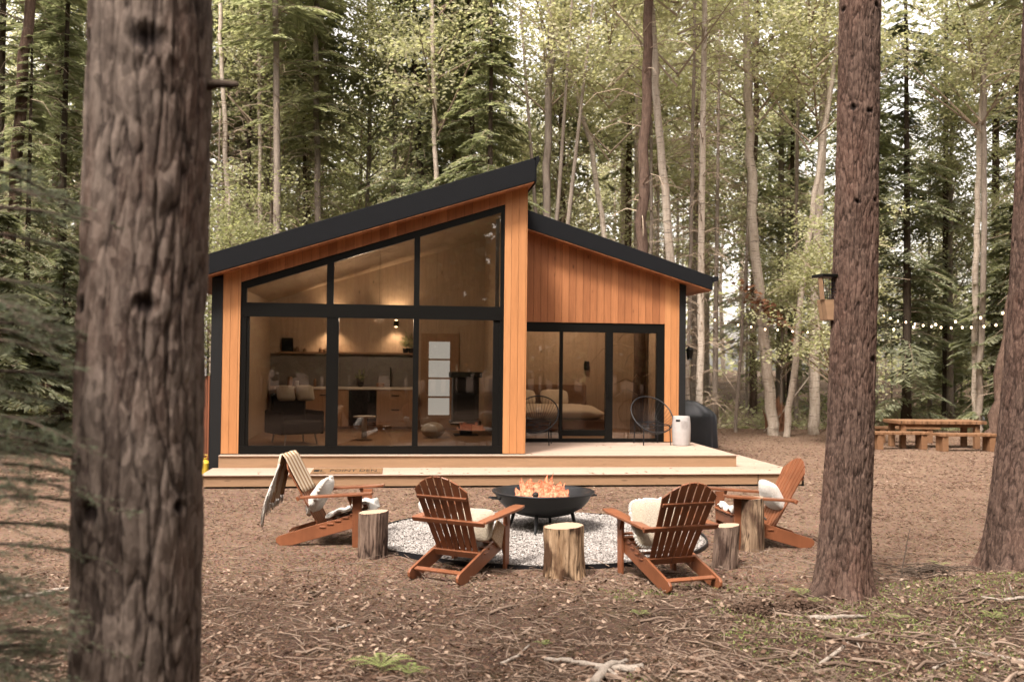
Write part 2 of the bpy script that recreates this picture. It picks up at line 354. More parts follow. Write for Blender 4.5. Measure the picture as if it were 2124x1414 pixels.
# ------------------------------------------------------------------ ground
def gz(x, y):
    x = np.asarray(x, float); y = np.asarray(y, float)
    fg = np.clip((8.3-y)/2.2, 0, 1)
    z = (fbm(x*.9+4, y*.9, s=3)-.47)*.22*fg + (fbm(x*3.1, y*3.1, s=8)-.47)*.07*(.25+.75*fg)
    z = z + .16*np.exp(-(((x-4.3)/.9)**2+((y-8.1)/.55)**2)) + .07*np.exp(-(((x-1.9)/.8)**2+((y-6.6)/.35)**2))
    far = np.clip((y-33)/25, 0, 1); z = z + far*(.3+1.0*fbm(x*.06, y*.06, s=5))
    yard = np.clip((y-8.2)/1., 0, 1)*np.clip((30-y)/4, 0, 1)
    return z*(1-.75*yard)
def gzf(x, y): return float(gz(np.array([x]), np.array([y]))[0])
def axis_pts(lo, hi, dense_lo, dense_hi, step, g=1.12):
    a = list(np.arange(dense_lo, dense_hi+1e-6, step)); s = step; p = dense_hi
    while p < hi: s *= g; p += s; a.append(p)
    s = step; p = dense_lo; b = []
    while p > lo: s *= g; p -= s; b.append(p)
    return np.array(b[::-1]+a)
xs = axis_pts(-170, 170, -5, 6, .07); ys = axis_pts(-120, 200, 4.5, 13, .07)
XX, YY = np.meshgrid(xs, ys, indexing='ij'); ZZ = gz(XX, YY)
Vv = np.stack([XX, YY, ZZ], -1).reshape(-1, 3); nx, ny = len(xs), len(ys)
I = (np.arange(nx-1)[:, None]*ny + np.arange(ny-1)[None, :]).ravel()
tag(mesh_np('ground', Vv, np.stack([I, I+ny, I+ny+1, I+1], 1), M['ground'], smooth=True), kind='structure')
# scattered quads ------------------------------------------------------------
def quads(C, A, B):
    """C centres (n,3), A,B half axes (n,3) -> V,F, slightly folded leaves"""
    n = len(C); V = np.stack([C-A-B*.35, C+B*-1.0+A*.0, C+A-B*.0, C+B], 1)
    V = np.stack([C-A, C-B, C+A, C+B], 1).reshape(-1, 3)
    return V, np.arange(4*n).reshape(n, 4)
def rdir(n, flat=1.):
    a = rng.uniform(0, 2*PI, n); z = rng.uniform(-1, 1, n)*flat; r = np.sqrt(np.maximum(0, 1-z*z)); return np.stack([r*np.cos(a), r*np.sin(a), z], 1)
def perp(D):
    r = rdir(len(D)); c = np.cross(D, r); return c/np.maximum(1e-6, np.linalg.norm(c, axis=1, keepdims=True))
def scatter_view(n, y0, y1, p=1.6, marg=.6):
    y = y0 + (y1-y0)*rng.random(n)**p; x = rng.uniform(-marg, marg, n)*y; return x, y
GC = (.30, 10.48, 1.80, 1.60)
def in_circle(x, y, k=1.): return ((x-GC[0])/GC[2])**2 + ((y-GC[1])/GC[3])**2 < k
def litter():
    x, y = scatter_view(210000, 5.0, 17., 1.6); u = (x+4.55)*.9925+(y-15.14)*.1219; w_ = -(x+4.55)*.1219+(y-15.14)*.9925; keep = ~in_circle(x, y) & ~((u > -.1) & (w_ > -1.1)) ; x, y = x[keep], y[keep]
    k = fbm(x*1.3, y*1.3, s=21); m = rng.random(len(x)) < np.clip(k*2.4-.35, .18, 1); x, y = x[m], y[m]
    n = len(x); z = gz(x, y)+.004+rng.random(n)*.014*np.clip((9-y)/3, .3, 1)
    a = rdir(n, .30); b = perp(a); s = (.0035+.011*rng.random(n)**1.8)[:, None]*(1+.5*(rng.random(n) > .95))[:, None]*np.clip(y/8, .85, 1.5)[:, None]
    b[:, 2] *= .4
    V, Fq = quads(np.stack([x, y, z], 1), a*s*rng.uniform(1.2, 2.4, n)[:, None], b*s*.5)
    tag(mesh_np('leaf_litter', V, Fq, M['litter']), kind='stuff')
    x, y = scatter_view(60000, 15., 31., 1.1); z = gz(x, y)+.006; n = len(x); a = rdir(n, .25); b = perp(a); b[:, 2] *= .4; s = rng.uniform(.008, .026, n)[:, None]
    u = (x+4.55)*math.cos(math.radians(7))+(y-15.14)*math.sin(math.radians(7)); w_ = -(x+4.55)*math.sin(math.radians(7))+(y-15.14)*math.cos(math.radians(7)); k = ~((u > -.2) & (u < 9.2) & (w_ > -1.2) & (w_ < 6.2))
    V, Fq = quads(np.stack([x, y, z], 1)[k], (a*s*1.6)[k], (b*s*.6)[k]); tag(mesh_np('yard_litter', V, Fq, M['litter']), kind='stuff')
    n = 170; u = rng.uniform(0, 9.1, n); w_ = -1.06+rng.random(n)**1.6*3.2; up = (w_ > -.16) & (u > 4.85) & (u < 8.3); ok = up | (w_ < -.18) | (u > 8.4); u, w_, up = u[ok], w_[ok], up[ok]; n = len(u)
    P = np.stack([-4.55+u*.9925-w_*.1219, 15.14+u*.1219+w_*.9925, np.where(up, .403, .208)], 1); a = rdir(n, .15); b = perp(a); b[:, 2] *= .3; s = rng.uniform(.012, .030, n)[:, None]
    V, Fq = quads(P, a*s*1.4, b*s*.7); tag(mesh_np('deck_litter', V, Fq, M['litterleaf']), kind='stuff')
    # curled leaves / bark flakes, foreground
    x, y = scatter_view(12000, 5.0, 8.6, 1.2); m = rng.random(len(x)) < np.clip(fbm(x*1.1+9, y*1.1, s=31)*2.6-.5, .1, 1); x, y = x[m], y[m]
    n = len(x); z = gz(x, y)+.012+rng.random(n)*.02; a = rdir(n, .5); b = perp(a); s = rng.uniform(.009, .024, n)[:, None]
    V, Fq = quads(np.stack([x, y, z], 1), a*s*1.2, b*s*.6)
    tag(mesh_np('dead_leaves', V, Fq, M['litterleaf']), kind='stuff')
litter()
def twigs():
    mb = MB()
    for i in range(6500):
        y = 5.1+4.6*random.random()**1.3; x = random.uniform(-.58, .58)*y
        if random.random() > .35+.9*float(fbm(np.array([x*1.2]), np.array([y*1.2]), s=41)[0]): continue
        if x < -.4 and random.random() < .45: continue
        L = random.uniform(.04, .22)*(1.4 if random.random() < .15 else 1); a = random.uniform(0, PI); r = random.uniform(.0016, .0048)
        z = gzf(x, y)+.01+random.random()*.02; p = Vector((x, y, z)); d = Vector((math.cos(a), math.sin(a), random.uniform(-.12, .2)))
        q = Vector((random.uniform(-.3, .3), random.uniform(-.3, .3), .1))*L*.4
        mb.tube([p, p+d*L*.5+q*.5, p+d*L], [r, r*.9, r*.4], 4)
        if random.random() < .3:
            e = Vector((math.cos(a+.8), math.sin(a+.8), .3)); mb.tube([p+d*L*.5+q*.5, p+d*L*.5+e*L*.35], [r*.6, r*.3], 4)
    for i in range(85):
        y = random.uniform(5.4, 7.9); x = random.uniform(.0, .56)*y if random.random() < .75 else random.uniform(-.55, 0)*y; L = random.uniform(.10, .34); a = random.gauss(.1, .8); r = random.uniform(.004, .011); p = Vector((x, y, gzf(x, y)+.015)); d = Vector((math.cos(a), math.sin(a), random.uniform(-.02, .12)))
        mb.tube([p, p+d*L*.3+Vector((0, 0, random.uniform(-.01, .02))), p+d*L*.65+Vector((random.uniform(-.02, .02), .02, .01)), p+d*L], [r, r*1.05, r*.8, r*.45], 6)
    for i in range(13):
        y = random.uniform(5.6, 7.4); x = random.uniform(.08, .54)*y; L = random.uniform(.25, .55); a = random.gauss(0, .7); r = random.uniform(.008, .016); p = Vector((x, y, gzf(x, y)+.02)); d = Vector((math.cos(a), math.sin(a), random.uniform(-.02, .08)))
        mb.tube([p, p+d*L*.3+Vector((0, .02, random.uniform(-.01, .03))), p+d*L*.65+Vector((random.uniform(-.03, .03), -.02, .01)), p+d*L], [r, r*.95, r*.7, r*.4], 7)
    tag(mb.build('twig_litter', M['twig']), kind='stuff')
twigs()
# ------------------------------------------------------------------ gravel circle
def gravel():
    mb = MB(); n = 72
    fn = lambda r, z: [(GC[0]+GC[2]*r*math.cos(2*PI*i/n), GC[1]+GC[3]*r*math.sin(2*PI*i/n), z) for i in range(n)]
    mb.add(fn(1, .022), [tuple(range(n))])
    k = 34000; r = np.sqrt(rng.random(k))*.985; t = rng.uniform(0, 2*PI, k)
    x = GC[0]+GC[2]*r*np.cos(t); y = GC[1]+GC[3]*r*np.sin(t); z = .024+rng.random(k)*.012
    z += .012*fbm(x*4, y*4, s=3)
    s = rng.uniform(.006, .017, k)
    base = np.array([(1,0,0),(0,1,0),(-1,0,0),(0,-1,0),(0,0,1),(0,0,-1)], float)
    V = base[None]*s[:, None, None]*rng.uniform(.7, 1.3, (k, 6, 1)); V[:, :, 2] *= .7
    a = rng.uniform(0, PI, k); c, sn = np.cos(a)[:, None], np.sin(a)[:, None]
    X = V[:, :, 0]*c - V[:, :, 1]*sn; Y = V[:, :, 0]*sn + V[:, :, 1]*c
    V = np.stack([X+x[:, None], Y+y[:, None], V[:, :, 2]+z[:, None]], -1).reshape(-1, 3)
    T = np.array([(0,1,4),(1,2,4),(2,3,4),(3,0,4),(1,0,5),(2,1,5),(3,2,5),(0,3,5)])
    Fq = (T[None]+np.arange(k)[:, None, None]*6).reshape(-1, 3)
    tag(mb.build('gravel_bed', M['splash']), kind='structure')
    tag(mesh_np('gravel', V, Fq, M['gravelstone']), kind='stuff')
    e = MB(); n = 96
    for i in range(n):
        a0, a1 = 2*PI*i/n, 2*PI*(i+1)/n
        def q(a, k, z): return (GC[0]+(GC[2]+k)*math.cos(a), GC[1]+(GC[3]+k)*math.sin(a), z+.006*math.sin(a*5)+.004*math.sin(a*13))
        e.add([q(a0,.0,-.02),q(a1,.0,-.02),q(a1,.0,.044),q(a0,.0,.044),q(a0,.016,-.02),q(a1,.016,-.02),q(a1,.016,.044),q(a0,.016,.044)], [(0,1,2,3),(5,4,7,6),(3,2,6,7)])
    tag(e.build('garden_edging', M['wire']), 'thin black plastic edging strip round the gravel circle', 'edging')
gravel()
# ------------------------------------------------------------------ cabin
TH = math.radians(7); ZD = .4
O3 = onz(457, 942, ZD); O3.z = 0
cab = empty('cabin', O3, TH, 'cedar-clad cabin with black mono-pitch roofs and a tall glazed front wall', 'cabin')
def hl(u, v, z): return O3 + Vector((math.cos(TH)*u - math.sin(TH)*v, math.sin(TH)*u + math.cos(TH)*v, z))
zb = lambda u: 3.235+.319*u
zt = lambda u: 3.57+.33*u
zb2 = lambda u: 5.895-.303*u
zt2 = lambda u: 6.371-.327*u
ft = lambda u: 3.02+.325*u
gt = lambda u: 2.895+.328*u
VR = 2.3; DEP = 5.7
# outer cladding, front wing
w = MB()
w.prism([(0, ZD+.012), (.27, ZD+.012), (.27, zb(.27)), (0, zb(0))], 'y', 0, .14, 1)
w.prism([(4.45, ZD+.012), (4.82, ZD+.012), (4.82, zb(4.82)), (4.45, zb(4.45))], 'y', 0, .14, 1)
w.prism([(.27, ft(.27)), (4.45, ft(4.45)), (4.45, zb(4.45)), (.27, zb(.27))], 'y', .002, .14, 0)
w.box(4.70, 4.82, .14, DEP, 0, zb(4.7), 0)
w.build('front_wall', [M['cedar'], M['cedar_end']], cab)
w = MB()  # recessed wing
w.prism([(4.82, 2.65), (7.80, 2.65), (8.08, ZD+.012), (8.08, zb2(8.08)), (4.82, zb2(4.82))][:2]+[(7.80, zb2(7.80)), (4.82, zb2(4.82))], 'y', VR, VR+.12, 0)
w.prism([(7.80, ZD+.012), (8.08, ZD+.012), (8.08, zb2(8.08)), (7.80, zb2(7.80))], 'y', VR, VR+.12, 1)
w.build('recessed_wall', [M['cedar'], M['cedar_end']], cab)
w = MB()
w.box(-.17, 0, -.01, DEP, .0, 3.17, 0)                      # left side wall
w.prism([(-.17, 0), (4.82, 0), (4.82, zb(4.82)), (-.17, zb(-.17))], 'y', DEP, DEP+.15)
w.prism([(4.82, 0), (8.21, 0), (8.21, zb2(8.21)), (4.82, zb2(4.82))], 'y', DEP, DEP+.15)
# right side wall with a window opening v 4.55..5.35, z .95..1.85
w.box(8.08, 8.21, VR-.01, 4.55, 0, zb2(8.21)); w.box(8.08, 8.21, 5.35, DEP, 0, zb2(8.21))
w.box(8.08, 8.21, 4.55, 5.35, 0, 1.25); w.box(8.08, 8.21, 4.55, 5.35, 2.05, zb2(8.21))
w.build('side_wall', M['blackclad'], cab)
sw = MB().box(8.12, 8.18, 4.55, 5.35, 1.25, 1.30).box(8.12, 8.18, 4.55, 5.35, 2.0, 2.05).box(8.12, 8.18, 4.55, 4.60, 1.30, 2.0).box(8.12, 8.18, 5.30, 5.35, 1.30, 2.0).build('window', M['blackframe'], cab)
MB().box(8.145, 8.155, 4.60, 5.30, 1.30, 2.0).build('pane', M['glass'], sw)
for nm, f0, f1, u0, u1, v0 in (('roof', zb, zt, -.6, 4.90, -.30), ('roof', zb2, zt2, 4.825, 8.64, VR-.30)):
    r = MB(); V1 = DEP+.5
    r.prism([(u0, f0(u0)+.012), (u1, f0(u1)+.012), (u1, f1(u1)), (u0, f1(u0))], 'y', v0, V1, 0)
    r.build(nm, M['roof'], cab, bevel=.008)
    s_ = MB(); a, b = (u0+.01, u1-.02) if u0 < 0 else (u0, u1-.02)
    s_.prism([(a, f0(a)-.008), (b, f0(b)-.008), (b, f0(b)+.008), (a, f0(a)+.008)], 'y', v0+.012, V1-.02, 0)
    s_.build('soffit', M['cedar'], cab)
c = MB(); c.prism([(4.86, zt(4.86)+.004), (4.955, zt(4.9)+.03), (4.96, zt(4.9)-.05), (4.915, zt(4.9)-.16), (4.915, zb(4.9)-.02), (4.902, zb(4.9)-.02), (4.902, zt(4.9)-.02)], 'y', -.315, DEP+.5)
c.build('ridge_cap', M['roof'], cab)
c = MB(); c.prism([(8.642, zb2(8.64)+.17), (8.74, zb2(8.64)+.19), (8.74, zb2(8.64)+.27), (8.642, zb2(8.64)+.27)], 'y', VR-.32, DEP+.5); c.build('gutter', M['roof'], cab)
# glazed wall
A0, A1 = .025, .11
g = MB()
g.box(.27, .36, A0, A1, .53, 2.57); g.prism([(.27, 2.79), (.36, 2.79), (.36, ft(.36)), (.27, ft(.27))], 'y', A0, A1)
g.box(4.39, 4.45, A0, A1, .53, 2.57); g.prism([(4.39, 2.79), (4.45, 2.79), (4.45, ft(4.45)), (4.39, ft(4.39))], 'y', A0, A1)
g.prism([(.36, gt(.36)), (4.39, gt(4.39)), (4.39, ft(4.39)), (.36, ft(.36))], 'y', A0, A1)
g.box(.27, 4.45, A0-.01, A1, ZD+.003, .53); g.box(.27, 4.45, A0-.008, A1, 2.57, 2.79)
g.prism([(1.60, 2.79), (1.71, 2.79), (1.71, gt(1.71)), (1.60, gt(1.60))], 'y', A0, A1)
g.prism([(2.985, 2.79), (3.075, 2.79), (3.075, gt(3.075)), (2.985, gt(2.985))], 'y', A0, A1)
g.box(1.61, 1.80, A0, A1, .53, 2.57); g.box(2.985, 3.075, A0, A1, .53, 2.57)
g.box(.36, .41, A0+.015, A1-.01, .53, 2.57); g.box(4.28, 4.39, A0+.015, A1-.01, .53, 2.57)
gf = g.build('glazed_wall_frame', M['blackframe'], cab)
for a, b in ((.41, 1.61), (1.80, 2.985), (3.075, 4.28)):
    MB().box(a, b, .06, .068, .53, 2.57).build('pane', M['glass'], gf)
for a, b in ((.36, 1.60), (1.71, 2.985), (3.075, 4.39)):
    MB().prism([(a, 2.79), (b, 2.79), (b, gt(b)), (a, gt(a))], 'y', .06, .068).build('pane', M['glass'], gf)
MB().prism([(4.32, 2.8), (4.385, 2.8), (4.385, 4.26), (4.32, 4.24)], 'y', .20, .215).build('pale_strip', M['white'], cab)  # upright pale strip just inside the upper right pane
g = MB(); a0, a1 = VR+.02, VR+.10
g.box(4.83, 7.80, a0, a1, 2.47, 2.65); g.box(4.83, 7.80, a0, a1, ZD+.003, .47); g.box(7.65, 7.80, a0, a1, .47, 2.47)
g.box(6.66, 6.80, a0, a1, .47, 2.47); g.box(5.78, 5.84, a0, a1, .47, 2.47); g.box(4.83, 4.95, a0, a1, .47, 2.47)
g.box(5.84, 6.66, a0+.01, a1-.01, .52, .63)
sd = g.build('sliding_door', M['blackframe'], cab)
for a, b in ((4.95, 5.78), (5.84, 6.66), (6.80, 7.65)):
    MB().box(a, b, VR+.055, VR+.063, .64 if a == 5.84 else .47, 2.47).build('pane', M['glass'], sd)
MB().box(6.69, 6.72, VR-.02, VR+.018, 1.25, 1.50).build('handle', M['blackframe'], sd)
# interior
MB().box(.0, 4.70, .115, DEP, ZD-.06, ZD+.01).box(4.82, 8.08, VR+.125, DEP, ZD-.06, ZD+.01).build('floor', plain('floor_boards', (.30, .19, .12), .5), cab)
i = MB()
i.prism([(.0, ZD+.01), (4.70, ZD+.01), (4.70, zb(4.7)-.1), (0, zb(0)-.1)], 'y', DEP-.06, DEP-.02)
i.box(.0, .03, .145, DEP-.06, ZD+.01, zb(0)-.1); i.box(4.66, 4.70, .145, DEP-.06, ZD+.01, zb(4.66)-.1)
i.prism([(4.82, ZD+.01), (8.08, ZD+.01), (8.08, zb2(8.08)-.1), (4.82, zb2(4.82)-.1)], 'y', DEP-.06, DEP-.02)
i.box(4.82, 4.86, VR+.125, DEP-.06, ZD+.01, zb2(4.86)-.1)
i.box(8.04, 8.08, VR+.125, 4.55, ZD+.01, zb2(8.08)-.1); i.box(8.04, 8.08, 5.35, DEP-.06, ZD+.01, zb2(8.08)-.1); i.box(8.04, 8.08, 4.55, 5.35, ZD+.01, 1.25); i.box(8.04, 8.08, 4.55, 5.35, 2.05, zb2(8.08)-.1)
i.build('interior_wall', M['ply'], cab)
i = MB()
i.prism([(.0, zb(0)-.1), (4.70, zb(4.7)-.1), (4.70, zb(4.7)-.06), (0, zb(0)-.06)], 'y', .145, DEP-.02)
i.prism([(4.82, zb2(4.82)-.1), (8.08, zb2(8.08)-.1), (8.08, zb2(8.08)-.06), (4.82, zb2(4.82)-.06)], 'y', VR+.125, DEP-.02)
i.build('ceiling', M['ply'], cab)
# entry door on the back wall
BW = DEP-.06
ud0, ud1 = 3.27, 4.10
d_ = MB(); d_.box(ud0, ud1, BW-.05, BW-.002, ZD+.012, 2.50)
dr = d_.build('door', M['cab'], cab)
for k in range(4):
    z0 = .72+k*.41
    MB().box(ud0+.17, ud1-.20, BW-.062, BW-.0505, z0, z0+.37).build('pane', m_emit('pane_daylight_glow', (.86, .84, .76), .17) if k == 0 else bpy.data.materials['pane_daylight_glow'], dr)  # panes emit a faint glow, daylight put into the material
MB().box(ud1-.13, ud1-.07, BW-.10, BW-.0505, 1.28, 1.42).box(ud1-.13, ud1-.07, BW-.09, BW-.0505, 1.16, 1.22).build('handle', M['blackframe'], dr)
# kitchen
def HO(name, mb, mats, label, cat, group=None, **k):
    o = mb.build(name, mats, **k); o.location = O3; o.rotation_euler = (0, 0, TH); return tag(o, label, cat, group)
kc = empty('kitchen_counter', O3, TH, 'long brown wooden kitchen counter with a pale worktop against the back wall', 'kitchen counter')
MB().box(.25, 3.10, BW-.62, BW-.002, ZD+.10, 1.28).box(.25, 3.10, BW-.55, BW-.003, ZD+.012, ZD+.10).build('cabinet', M['cab'], kc)
MB().box(.22, 3.13, BW-.66, BW-.002, 1.282, 1.325).build('worktop', M['counter'], kc)
MB().box(1.75, 2.33, BW-.645, BW-.621, ZD+.12, 1.26).build('dishwasher', M['dark'], kc)
MB().box(.05, 3.12, BW-.012, BW-.001, 1.33, 2.02).build('backsplash', M['splash'], kc)
for k, (a, b, z) in enumerate([(.35, .8, 1.2), (.95, 1.5, 1.2), (2.45, 3.0, 1.2), (2.45, 3.0, .9)]):
    MB().box((a+b)/2-.08, (a+b)/2+.08, BW-.645, BW-.622, z-.05, z-.035).build('handle', M['blackframe'], kc)
HO('wall_shelf', MB().box(.25, 3.12, BW-.26, BW-.013, 2.03, 2.065), M['cab'], 'long thin wooden shelf above the kitchen counter', 'shelf')
f_ = MB().tube([(2.62, BW-.30, 1.326), (2.62, BW-.30, 1.68), (2.62, BW-.34, 1.74), (2.62, BW-.44, 1.74), (2.62, BW-.46, 1.68)], .013, 8)
HO('kitchen_faucet', f_, M['blackframe'], 'tall black kitchen tap standing on the pale worktop', 'tap')
k_ = MB().lathe([(.07, 0), (.09, .03), (.085, .12), (.05, .16), (.012, .17), (.015, .19)], 20, (1.42, BW-.35, 1.327)); k_.tube([(1.36, BW-.35, 1.44), (1.36, BW-.35, 1.55), (1.50, BW-.35, 1.55), (1.50, BW-.35, 1.42)], .008, 6)
HO('kettle', k_, M['blackframe'], 'black kettle with a square handle on the kitchen worktop', 'kettle')
def potplant(u, v, z, h, label, nleaf=60):
    e = empty('potted_plant', hl(u, v, z), TH, label, 'plant')
    MB().lathe([(.05, 0), (.065, .1), (.058, .1), (.045, .06), (.0, .06)], 16).build('pot', M['steel'], e)
    n = nleaf; D = rdir(n); D[:, 2] = np.abs(D[:, 2])+.4; D /= np.linalg.norm(D, axis=1, keepdims=True); C = D*rng.uniform(.06, h, n)[:, None]*[.5, .5, 1]+[0, 0, .1]
    V, Fq = quads(C, D*.045, perp(D)*.018); mesh_np('foliage', V, Fq, M['con'], e)
    return e
potplant(1.98, BW-.3, 1.327, .30, 'dark bushy potted plant in the middle of the kitchen worktop')
potplant(2.93, BW-.14, 2.067, .25, 'small potted plant on the wall shelf beside a taller one')
potplant(3.05, BW-.14, 2.067, .42, 'tall spiky potted plant at the right end of the wall shelf')
bt = [(.62, .10, .05), (.78, .07, .04), (1.12, .09, .045), (1.22, .07, .05), (1.35, .10, .04)]
for q, (u, h, r) in enumerate(bt):
    HO('jar', MB().lathe([(r*.8, 0), (r, .01), (r, h*.7), (r*.6, h*.85), (r*.6, h)], 16, (u, BW-.14, 2.067)), M['headboard'], 'small dark jar in the row on the wall shelf', 'jar', 'jars on the kitchen shelf')
for q, (u, h, r, lab) in enumerate([(.50, .20, .055, 'tallest dark canister at the far left of the worktop'), (.64, .12, .05, 'squat canister beside the tall canister on the worktop'), (1.02, .17, .03, 'slim reddish bottle on the worktop left of the kettle'), (2.40, .09, .09, 'wide dark bowl beside the kitchen tap')]):
    HO('canister' if r < .08 else 'bowl', MB().lathe([(r*.8, 0), (r, .01), (r, h*.8), (r*.7, h), (0, h)], 18, (u, BW-.33, 1.327)), M['headboard'] if q != 1 else M['metalgrey'], lab, 'canister' if r < .08 else 'bowl')
HO('picture_frame', MB().box(.28, .52, BW-.05, BW-.013, 2.07, 2.36).box(.31, .49, BW-.056, BW-.051, 2.10, 2.33), M['dark'], 'small dark framed picture at the left end of the shelf', 'picture')
# wood stove
st = empty('wood_stove', hl(4.12, 3.9, ZD+.012), TH, 'black pedestal wood stove standing by the right wall inside', 'stove')
s_ = MB().box(-.26, .26, -.25, .25, .30, 1.16).box(-.32, .32, -.30, .30, 1.16, 1.27).box(-.31, .31, -.29, .29, .22, .30)
s_.build('body', M['steel'], st, bevel=.02); MB().box(-.10, .14, -.12, .12, .02, .22).box(-.22, .26, -.22, .22, 0, .02).build('pedestal', M['steel'], st, bevel=.005)
MB().box(-.18, .18, -.262, -.251, .42, .9).build('door', M['dark'], st)
# bed
bd = empty('bed', hl(6.05, 4.45, ZD+.012), TH, 'low bed with cream bedding and dark headboard behind the sliding door', 'bed')
MB().box(-1.05, .95, -.75, .85, .12, .32).build('bed_frame', M['headboard'], bd, bevel=.02)
def puff(w, d, h, n=18, seed=1, amp=.02, pinch=.5):
    def f(a, b):
        th_ = a*PI; ph = b*2*PI
        cx_, sx_ = math.cos(ph), math.sin(ph); k = abs(math.sin(th_))
        x = np.sign(cx_)*abs(cx_)**pinch*k**pinch*w/2; y = np.sign(sx_)*abs(sx_)**pinch*k**pinch*d/2; z = math.cos(th_)*h/2
        r_ = math.hypot(2*x/w, 2*y/d); z *= max(.15, 1-.25*r_**3)
        z += amp*(float(vnoise(np.array([x*9.]), np.array([y*9.]), np.array([seed*3.1]))[0])-.5)
        return (float(x), float(y), float(z))
    return f
def puff_mb(w, d, h, seed=1, amp=.02, pinch=.5, nu=20, nv=32, M_=None):
    mb = MB(); mb.grid(puff(w, d, h, seed=seed, amp=amp, pinch=pinch), nu, nv)
    if M_ is not None: mb.v = [tuple(M_ @ Vector(p)) for p in mb.v]
    return mb
puff_mb(2.0, 1.62, .34, 3, .05, .22, M_=Matrix.Translation((-.05, .05, .44))).build('mattress', M['linen'], bd, smooth=True)
MB().box(-1.15, .85, .87, .93, 0, 1.0).build('headboard', M['headboard'], bd, bevel=.02)
for q, (x, lab) in enumerate(((-.62, 'plump cream pillow at the left of the bed head'), (.10, 'plump cream pillow at the right of the bed head'))):
    o = puff_mb(.62, .38, .18, 5+q, .03, .5, M_=Matrix.Rotation(1.0, 4, 'X')).build('pillow', M['linen'], smooth=True)
    o.location = hl(6.05+x, 5.12, ZD+.74); o.rotation_euler = (0, 0, TH); tag(o, lab, 'pillow')
ns = empty('wall_sconce', hl(6.95, BW-.01, 1.83), TH, 'small black wall sconce over the bed', 'wall lamp')
MB().lathe([(.05, -.1), (.06, -.08), (.06, .08), (.05, .1)], 16, (0, -.09, 0)).build('shade', M['blackframe'], ns); MB().box(-.05, .05, -.03, 0, -.06, .06).build('backplate', M['blackframe'], ns)
# lounge chair with pale cushions inside
lc = empty('lounge_chair', hl(.95, 1.9, ZD+.012), TH+.5, 'dark lounge chair inside behind the lower left pane', 'armchair')
MB().box(-.36, .36, -.34, .34, .18, .40).build('seat', M['dark'], lc, bevel=.04); MB().box(-.33, .33, .26, .36, .25, .88).build('backrest', M['dark'], lc, bevel=.04)
for sx in (-.41, .34): MB().box(sx, sx+.07, -.34, .40, .18, .58).build('armrest', M['dark'], lc, bevel=.02)
for sx in (-.3, .3):
    for sy in (-.28, .3): MB().tube([(sx, sy, 0), (sx*.9, sy*.9, .2)], .016, 8).build('leg', M['metalgrey'], lc)
for q, (x, lab) in enumerate(((-.19, 'pale cushion on the left of the indoor lounge chair'), (.17, 'pale cushion on the right of the indoor lounge chair'))):
    o = puff_mb(.34, .30, .08, 8+q, .01, .3, M_=Matrix.Rotation(1.15, 4, 'X')).build('cushion', M['cream'], smooth=True)
    o.location = hl(.95+x*.9, 2.0+x*.4, ZD+.90); o.rotation_euler = (0, 0, TH+.5); tag(o, lab, 'cushion')
sb = empty('side_table', hl(2.15, 2.6, ZD+.012), TH, 'small pale side table inside behind the middle pane', 'side table')
MB().lathe([(.20, .42), (.21, .43), (.21, .45), (0, .45)], 24).build('table_top', M['counter'], sb); MB().lathe([(.14, 0), (.15, .02), (.05, .04), (.05, .42)], 20).build('pedestal', M['cream'], sb)
pf = empty('pouffe', hl(3.45, 3.2, ZD+.012), TH, 'pale rounded floor pouffe inside near the entry door', 'pouffe')
puff_mb(.46, .46, .30, 4, .03, .7, M_=Matrix.Translation((0, 0, .15))).build('body', M['cream'], pf, smooth=True)
# lamps inside: two wall lamps at transom height
for q, (u, z, lab) in enumerate(((1.35, 2.70, 'left brass wall lamp glowing above the kitchen shelf'), (2.72, 2.70, 'right brass wall lamp glowing above the kitchen shelf'))):
    e = empty('wall_lamp', hl(u, BW-.01, z), TH, lab, 'wall lamp')
    MB().lathe([(.045, -.06), (.055, -.055), (.055, .055), (.045, .06)], 16, (0, -.14, 0), close=False).build('shade', M['blackframe'], e)
    MB().box(-.03, .03, -.10, -.001, -.03, .03).build('backplate', M['blackframe'], e)
    MB().lathe([(.03, .061), (.035, .075), (0, .09)], 12, (0, -.14, 0)).lathe([(.0, -.09), (.035, -.075), (.03, -.061)], 12, (0, -.14, 0)).build('bulb', M['lampglow'], e)
    for sg in (1, -1):
        ld = bpy.data.lights.new('lamp_light', 'SPOT'); ld.energy = 11 if (q == 1) == (sg == 1) else 6; ld.color = (1, .76, .50); ld.spot_size = 2.1; ld.spot_blend = .8; ld.shadow_soft_size = .06
        lo = bpy.data.objects.new('lamp_light', ld); COL.objects.link(lo); lo.location = hl(u, BW-.20, z+.13*sg); lo.rotation_euler = (PI if sg > 0 else 0, 0, TH)
        lo.rotation_euler.x += -.25*sg if sg > 0 else .25
cl = empty('added_pendant', hl(2.4, 2.6, 2.80), TH, 'added small pendant lamp on a thin cord to light the main room', 'pendant lamp')  # added lamp, tucked behind the transom, to account for the room light
MB().lathe([(.02, .09), (.05, .07), (.10, .0), (.095, .0), (.03, .06)], 24).build('shade', M['blackframe'], cl); MB().lathe([(0, -.02), (.03, -.01), (.035, .02), (0, .05)], 16).build('bulb', M['lampglow'], cl); MB().tube([(0, 0, .09), (0, 0, zb(2.4)-.1-2.80)], .003, 5).build('cord', M['blackframe'], cl)
for (u, v, z, e_) in ((2.4, 2.6, 2.72, 30), (6.5, 4.0, 3.2, 26)):  # room fill; the first one sits at the added pendant
    ld = bpy.data.lights.new('room_light', 'POINT'); ld.energy = e_; ld.color = (1, .82, .60); ld.shadow_soft_size = .12
    lo = bpy.data.objects.new('room_light', ld); COL.objects.link(lo); lo.location = hl(u, v, z)
